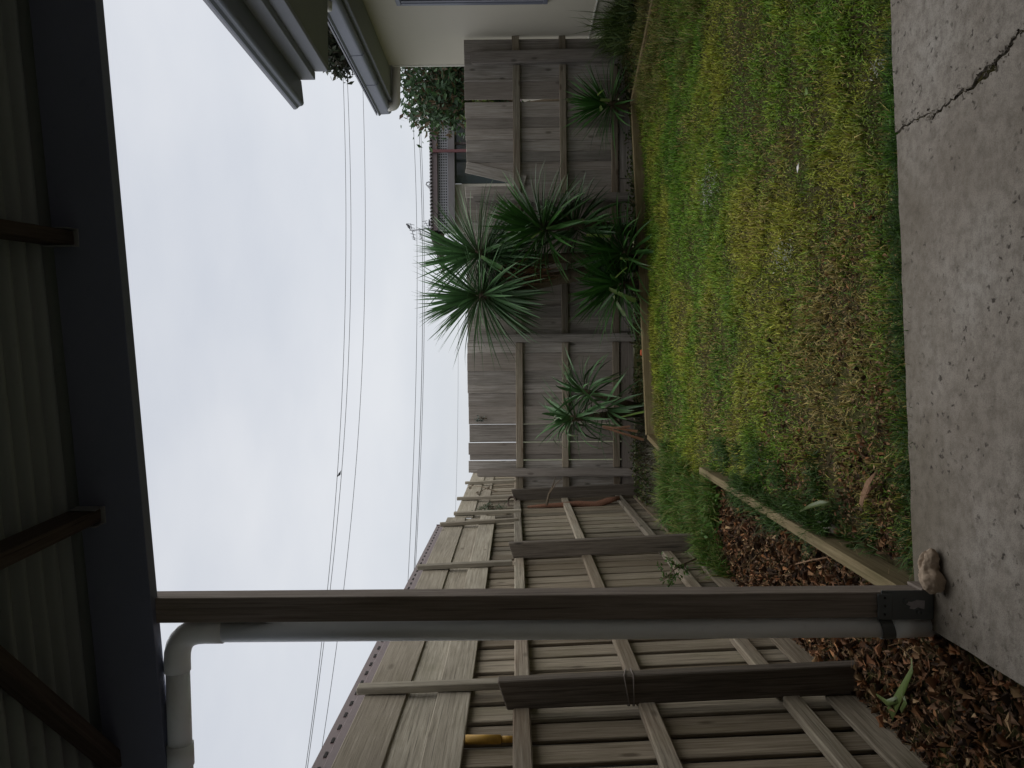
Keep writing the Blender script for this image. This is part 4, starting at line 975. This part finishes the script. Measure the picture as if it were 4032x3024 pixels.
blades('dry_straw', np.stack([X_, Y_, gz(X_, Y_)+0.02], 1), 0.03+0.12*rng.random(n)**2, np.full(n, 0.0026), rng.uniform(0, 6.28, n), rng.uniform(1.1, 1.6, n), rng.normal(0.1, 0.4, n), pick(n, [(0.20, 0.12, 0.06), (0.26, 0.18, 0.09), (0.13, 0.07, 0.04)], 0.3), 'litter')
tag(bpy.data.objects['dry_straw'], 'dry straw strands lying over the brown leaves', 'leaf litter')
# the largest scattered pale and red leaves, singly
def curled_leaf(name, p, L, w, yaw, m, label, cat, droop=0.6, fold=0.35, pitch=0.1):
    me = leafmesh(L, w, droop, fold, 1, m).copy()
    d = Vector((math.cos(yaw)*math.cos(pitch), math.sin(yaw)*math.cos(pitch), math.sin(pitch)))
    return tag(put(bpy.data.objects.new(name, me), None, frame(Vector(p), d, UP.cross(d))), label, cat)

# ------------------------------------------------------------------ small things
def onground(x, y, z): return onz(x, y, z)
# stone
sc = onz(3665, 2245, 0.035)
bm = bmesh.new()
for (dx, dy, dz, rx, ry, rz) in ((-0.035, 0.0, 0.0, 0.040, 0.034, 0.038), (-0.012, 0.012, 0.004, 0.03, 0.03, 0.03), (0.012, 0.004, -0.004, 0.030, 0.022, 0.028), (0.040, -0.004, -0.010, 0.026, 0.020, 0.022), (0.02, 0.030, -0.002, 0.036, 0.014, 0.026), (0.045, 0.026, -0.008, 0.022, 0.014, 0.02), (0.056, 0.004, -0.014, 0.016, 0.016, 0.016), (-0.055, 0.022, -0.004, 0.02, 0.02, 0.024)):
    bmesh.ops.create_icosphere(bm, subdivisions=3, radius=1, matrix=Matrix.Translation((dx, dy, dz)) @ Matrix.Diagonal((rx, ry, rz, 1)))
me = bpy.data.meshes.new('lumpy_stone'); bm.to_mesh(me); bm.free()
stn = mesh_obj('lumpy_stone', me, 'stone', None, Matrix.Translation(sc) @ Matrix.Rotation(math.radians(20), 4, 'Z'))
rm = stn.modifiers.new('remesh', 'REMESH'); rm.mode = 'VOXEL'; rm.voxel_size = 0.0035; rm.use_smooth_shade = True
sm = stn.modifiers.new('smooth', 'SMOOTH'); sm.factor = 0.5; sm.iterations = 2
tx = bpy.data.textures.new('lump', 'CLOUDS'); tx.noise_scale = 0.016
dm = stn.modifiers.new('lumps', 'DISPLACE'); dm.texture = tx; dm.strength = 0.014; dm.texture_coords = 'LOCAL'
tag(stn, 'lumpy pale tan stone lying on the concrete beside the pergola post', 'stone')
# yellow handle on the top rail
a = at(2024, 2905, 3.10); a = Vector((LF+0.022, 3.02, 1.437))
yh = thing('yellow_handle', a, 'yellow wooden handle standing upright on the fence top rail', 'handle')
tube('grip', 'yellow', [a+Vector((0, 0, 0.05)), a+Vector((0.002, -0.004, 0.19))], 0.018, yh, 12)
tube('ferrule', 'yellow', [a, a+Vector((0, 0, 0.05))], 0.013, yh, 12)
# string round the near post
py0 = posts_y[1]
cx_, cy_ = LF+0.119, py0+0.03
sp_ = [(cx_+sx_*0.0655, cy_+sy_*0.034) for sx_, sy_ in ((-1, -1), (1, -1), (1, 1), (-1, 1))]
for k, z_ in enumerate((0.945, 0.925)):
    tag(tube('string_tie', 'string', [(x_, y_, z_+0.02*(q % 2)*(1-k)+0.012*q/4) for q, (x_, y_) in enumerate(sp_)] + [(sp_[0][0], sp_[0][1], z_+0.004)], 0.003, None, 6), ('upper' if k == 0 else 'lower') + ' strand of string tied round the near fence post', 'string', 'strings round the near fence post')
# big fallen green leaf on the litter
Z1 = lambda x, y, z: onz(2600+x/1.476, 1900+y/1.476, z)
gl = thing('fallen_leaf', Z1(1400, 1200, 0.0), 'large torn green leaf lying on the brown litter by the patio', 'leaf')
p0, p1, p2, p3 = Z1(1462, 1020, 0.0), Z1(1466, 1090, 0.012), Z1(1405, 1220, 0.0), Z1(1340, 1350, -0.012)
def ribbon(name, pts, ws, m, parent, fold=0.3):
    vs, fs = [], []
    for k, p in enumerate(pts):
        d = (pts[min(k+1, len(pts)-1)]-pts[max(k-1, 0)]).normalized(); s_ = d.cross(UP).normalized()
        vs += [p+s_*ws[k]/2+UP*ws[k]*fold*0.5, p, p-s_*ws[k]/2+UP*ws[k]*fold*0.5]
    for k in range(len(pts)-1): a = 3*k; fs += [(a, a+1, a+4, a+3), (a+1, a+2, a+5, a+4)]
    o = pyd(name, vs, fs, m, parent, None, True)
    sd_ = o.modifiers.new('solid', 'SOLIDIFY'); sd_.thickness = 0.0015
    return o
ribbon('blade', [p0, p0.lerp(p1, 0.5), p1, p1.lerp(p2, 0.5), p2, p2.lerp(p3, 0.5), p3], [0.010, 0.013, 0.020, 0.030, 0.040, 0.048, 0.052], 'yucca_fallen', gl, 0.15)
ribbon('lobe', [p2.lerp(p3, 0.3), Z1(1320, 1280, 0.004), Z1(1255, 1230, 0.0)], [0.026, 0.024, 0.006], 'yucca_fallen', gl, 0.15)
ribbon('lobe', [p2, Z1(1430, 1275, 0.004), Z1(1400, 1330, 0.0)], [0.02, 0.026, 0.016], 'yucca_fallen', gl, 0.15)
# bark strips, log, stick
Z6 = lambda x, y, z: onz(2400+x/1.4747, 1000+y/1.4747, z)
for k, (a, b_, w) in enumerate(((Z6(1470, 1470, -0.02), Z6(1550, 1270, 0.0), 0.035), (Z6(1490, 1415, -0.03), Z6(1560, 1335, -0.02), 0.024))):
    vs = []
    o = ribbon('bark_strip', [a, a.lerp(b_, .3)+UP*0.008, a.lerp(b_, .7)+UP*0.01, b_], [w, w*1.05, w*0.9, w*0.3], 'drywood', None, 0.5)
    tag(o, ('wider' if k == 0 else 'narrower') + ' of two brown bark strips lying on the grass by the slab', 'bark', 'bark strips by the slab')
a, b_ = Z6(1225, 1560, -0.03), Z6(1320, 1610, -0.03)
lg = thing('log_piece', a, 'short pale cut log lying beside the lawn edging board', 'log')
tube('bark', 'palewood', [a, a.lerp(b_, .5)+UP*0.004, b_], [0.017, 0.021, 0.019], lg, 12)
tube('cut_end', 'drywood', [b_, b_+(b_-a).normalized()*0.002], 0.016, lg, 12)
Z7 = lambda x, y, z: onz(2500+x/2.458, 1700+y/2.458, z)
tag(tube('dry_stalk', 'drywood', [Z7(1540, 1285, -0.01), Z7(1700, 1245, 0.02), Z7(1870, 1215, 0.03)], 0.004, None, 6), 'thin dry stalk lying across the litter beside the edging board', 'stalk')
# broad weed leaf, feather, white down on the lawn
ribbon_l = ribbon('weed_leaf', [Z7(1600, 770, 0.03), Z7(1700, 720, 0.05), Z7(1800, 690, 0.05), Z7(1900, 690, 0.04), Z7(1930, 740, 0.02)], [0.008, 0.02, 0.026, 0.02, 0.005], 'yucca_fallen', None)
tag(ribbon_l, 'broad pale green weed leaf leaning over the lawn edging board', 'leaf')
Z8 = lambda x, y, z: onz(2500+x/1.4425, y/1.4425, z)
tag(ribbon('feather', [Z8(932, 925, 0.0), Z8(930, 950, 0.01), Z8(925, 980, 0.0)], [0.012, 0.028, 0.012], 'feather', None), 'small white feather lying on the green lawn', 'feather')
tag(ribbon('weed_leaf', [Z8(985, 490, 0.0), Z8(985, 515, 0.02), Z8(965, 540, 0.0)], [0.035, 0.045, 0.006], 'yucca_cut', None), 'single broad pale leaf standing in the lawn towards the right', 'leaf')
for (x_, y_, r_, q_, lab) in ((412, 1075, 0.11, 300, 'patch of white fluff in the lawn below the right hand yucca'), (795, 1450, 0.06, 160, 'patch of white fluff in the middle of the lawn'), (1310, 395, 0.03, 40, 'small patch of white fluff near the slab edge')):
    c = Z8(x_, y_, 0.0); P = np.array(c)[None]+rng.normal(size=(q_, 3))*np.array([r_*0.75, r_*1.1, 0.004])
    P[:, 2] = gz(P[:, 0], P[:, 1])+0.02+0.02*rng.random(q_)
    o = leaves('white_fluff', P, 0.010+0.012*rng.random(q_), 0.3, pick(q_, [(0.42, 0.42, 0.36), (0.30, 0.32, 0.24), (0.5, 0.5, 0.46)], 0.2), 'litter', flat=0.6); tag(o, lab, 'fluff')
oc = Z3(1868, 175, 7.95)
bm = bmesh.new(); bmesh.ops.create_icosphere(bm, subdivisions=2, radius=0.03)
for v in bm.verts: v.co = Vector((v.co.x*1.2, v.co.y*0.5, v.co.z))*(1+0.15*math.sin(v.co.x*300+v.co.z*170))
me = bpy.data.meshes.new('orange_scrap'); bm.to_mesh(me); bm.free()
tag(mesh_obj('orange_scrap', me, 'orange', None, Matrix.Translation((oc.x, 8.02, 0.085))), 'small orange plastic scrap behind the back edging board', 'scrap')
# dead trunk, twig and coil in the fence corner
dt = thing('dead_branch', Z3(1690, 1325, 8.55), 'reddish brown dead branch leaning inside the far fence corner', 'branch')
tube('trunk', 'redbark', [Z3(1690, 1325, 8.36), Z3(1600, 1350, 8.36), Z3(1500, 1385, 8.36), Z3(1350, 1375, 8.36), Z3(1240, 1385, 8.36), Z3(1100, 1390, 8.36), Z3(960, 1400, 8.36)], [0.02, 0.035, 0.04, 0.035, 0.03, 0.022, 0.012], dt, 8)
tube('twig', 'bark', [Z3(1110, 1385, 8.34), Z3(1130, 1300, 8.5), Z3(1160, 1230, 8.48), Z3(1185, 1160, 8.45)], [0.014, 0.012, 0.008, 0.004], dt, 6)
tube('twig', 'bark', [Z3(1130, 1300, 8.5), Z3(1180, 1220, 8.46), Z3(1230, 1180, 8.4)], [0.008, 0.006, 0.003], dt, 6)
hc = Z3(835, 1365, 8.62)
pts = []
for k in range(50):
    t_ = k/49*2*math.pi*2.6; pts.append(hc+Vector((0.012*k/49, 0.055*math.cos(t_), 0.045*math.sin(t_))) + Vector((0.05*math.cos(t_), 0, 0)))
tag(tube('hose_coil', 'rust', pts, 0.009, None, 6), 'small dark coil hanging on the corner of the left fence', 'coil')
def sprig(label, base, tip, n, r_, cols, size):
    o = thing('sprig', base, label, 'plant')
    base = Vector(base); tip = Vector(tip)
    tube('stem', 'bark', [base, base.lerp(tip, .5)+Vector((0.02, 0.01, 0)), tip], [0.007, 0.005, 0.002], o, 5)
    P = []
    for k in range(n//12):
        s_ = base.lerp(tip, 0.25+0.75*random.random()); e = s_+Vector((rnd(r_), rnd(r_), rnd(r_)+r_*0.3))
        tube('twig', 'bark', [s_, e], [0.003, 0.0015], o, 4)
        for q in range(12): P.append(np.array(s_.lerp(e, random.uniform(.3, 1.1)))+rng.normal(size=3)*0.012)
    P = np.array(P); leaves('foliage', P, 0.025+0.02*rng.random(len(P)), 0.35, pick(len(P), cols, 0.3), 'foliage', o, None)
sprig('grey green sprig growing up over the left fence rail', Z3(870, 1500, 8.0), Z3(640, 1380, 8.3), 240, 0.12, [(0.13, 0.16, 0.11), (0.09, 0.12, 0.07)], 0.03)
sprig('tiny grey sprig stuck in a gap of the back fence', Z3(640, 700, 9.07), Z3(535, 715, 9.07), 60, 0.04, [(0.12, 0.14, 0.12)], 0.02)
sprig('green weed climbing the lower rail beside the middle left post', at(2740, 2200, 5.2), at(2600, 2290, 4.9), 140, 0.10, [(0.06, 0.13, 0.03), (0.08, 0.15, 0.03)], 0.03)
sprig('bare dry vine twig above the far fence corner', Z3(720, 1280, 8.9), Z3(480, 1230, 9.6), 36, 0.07, [(0.12, 0.09, 0.06)], 0.02)
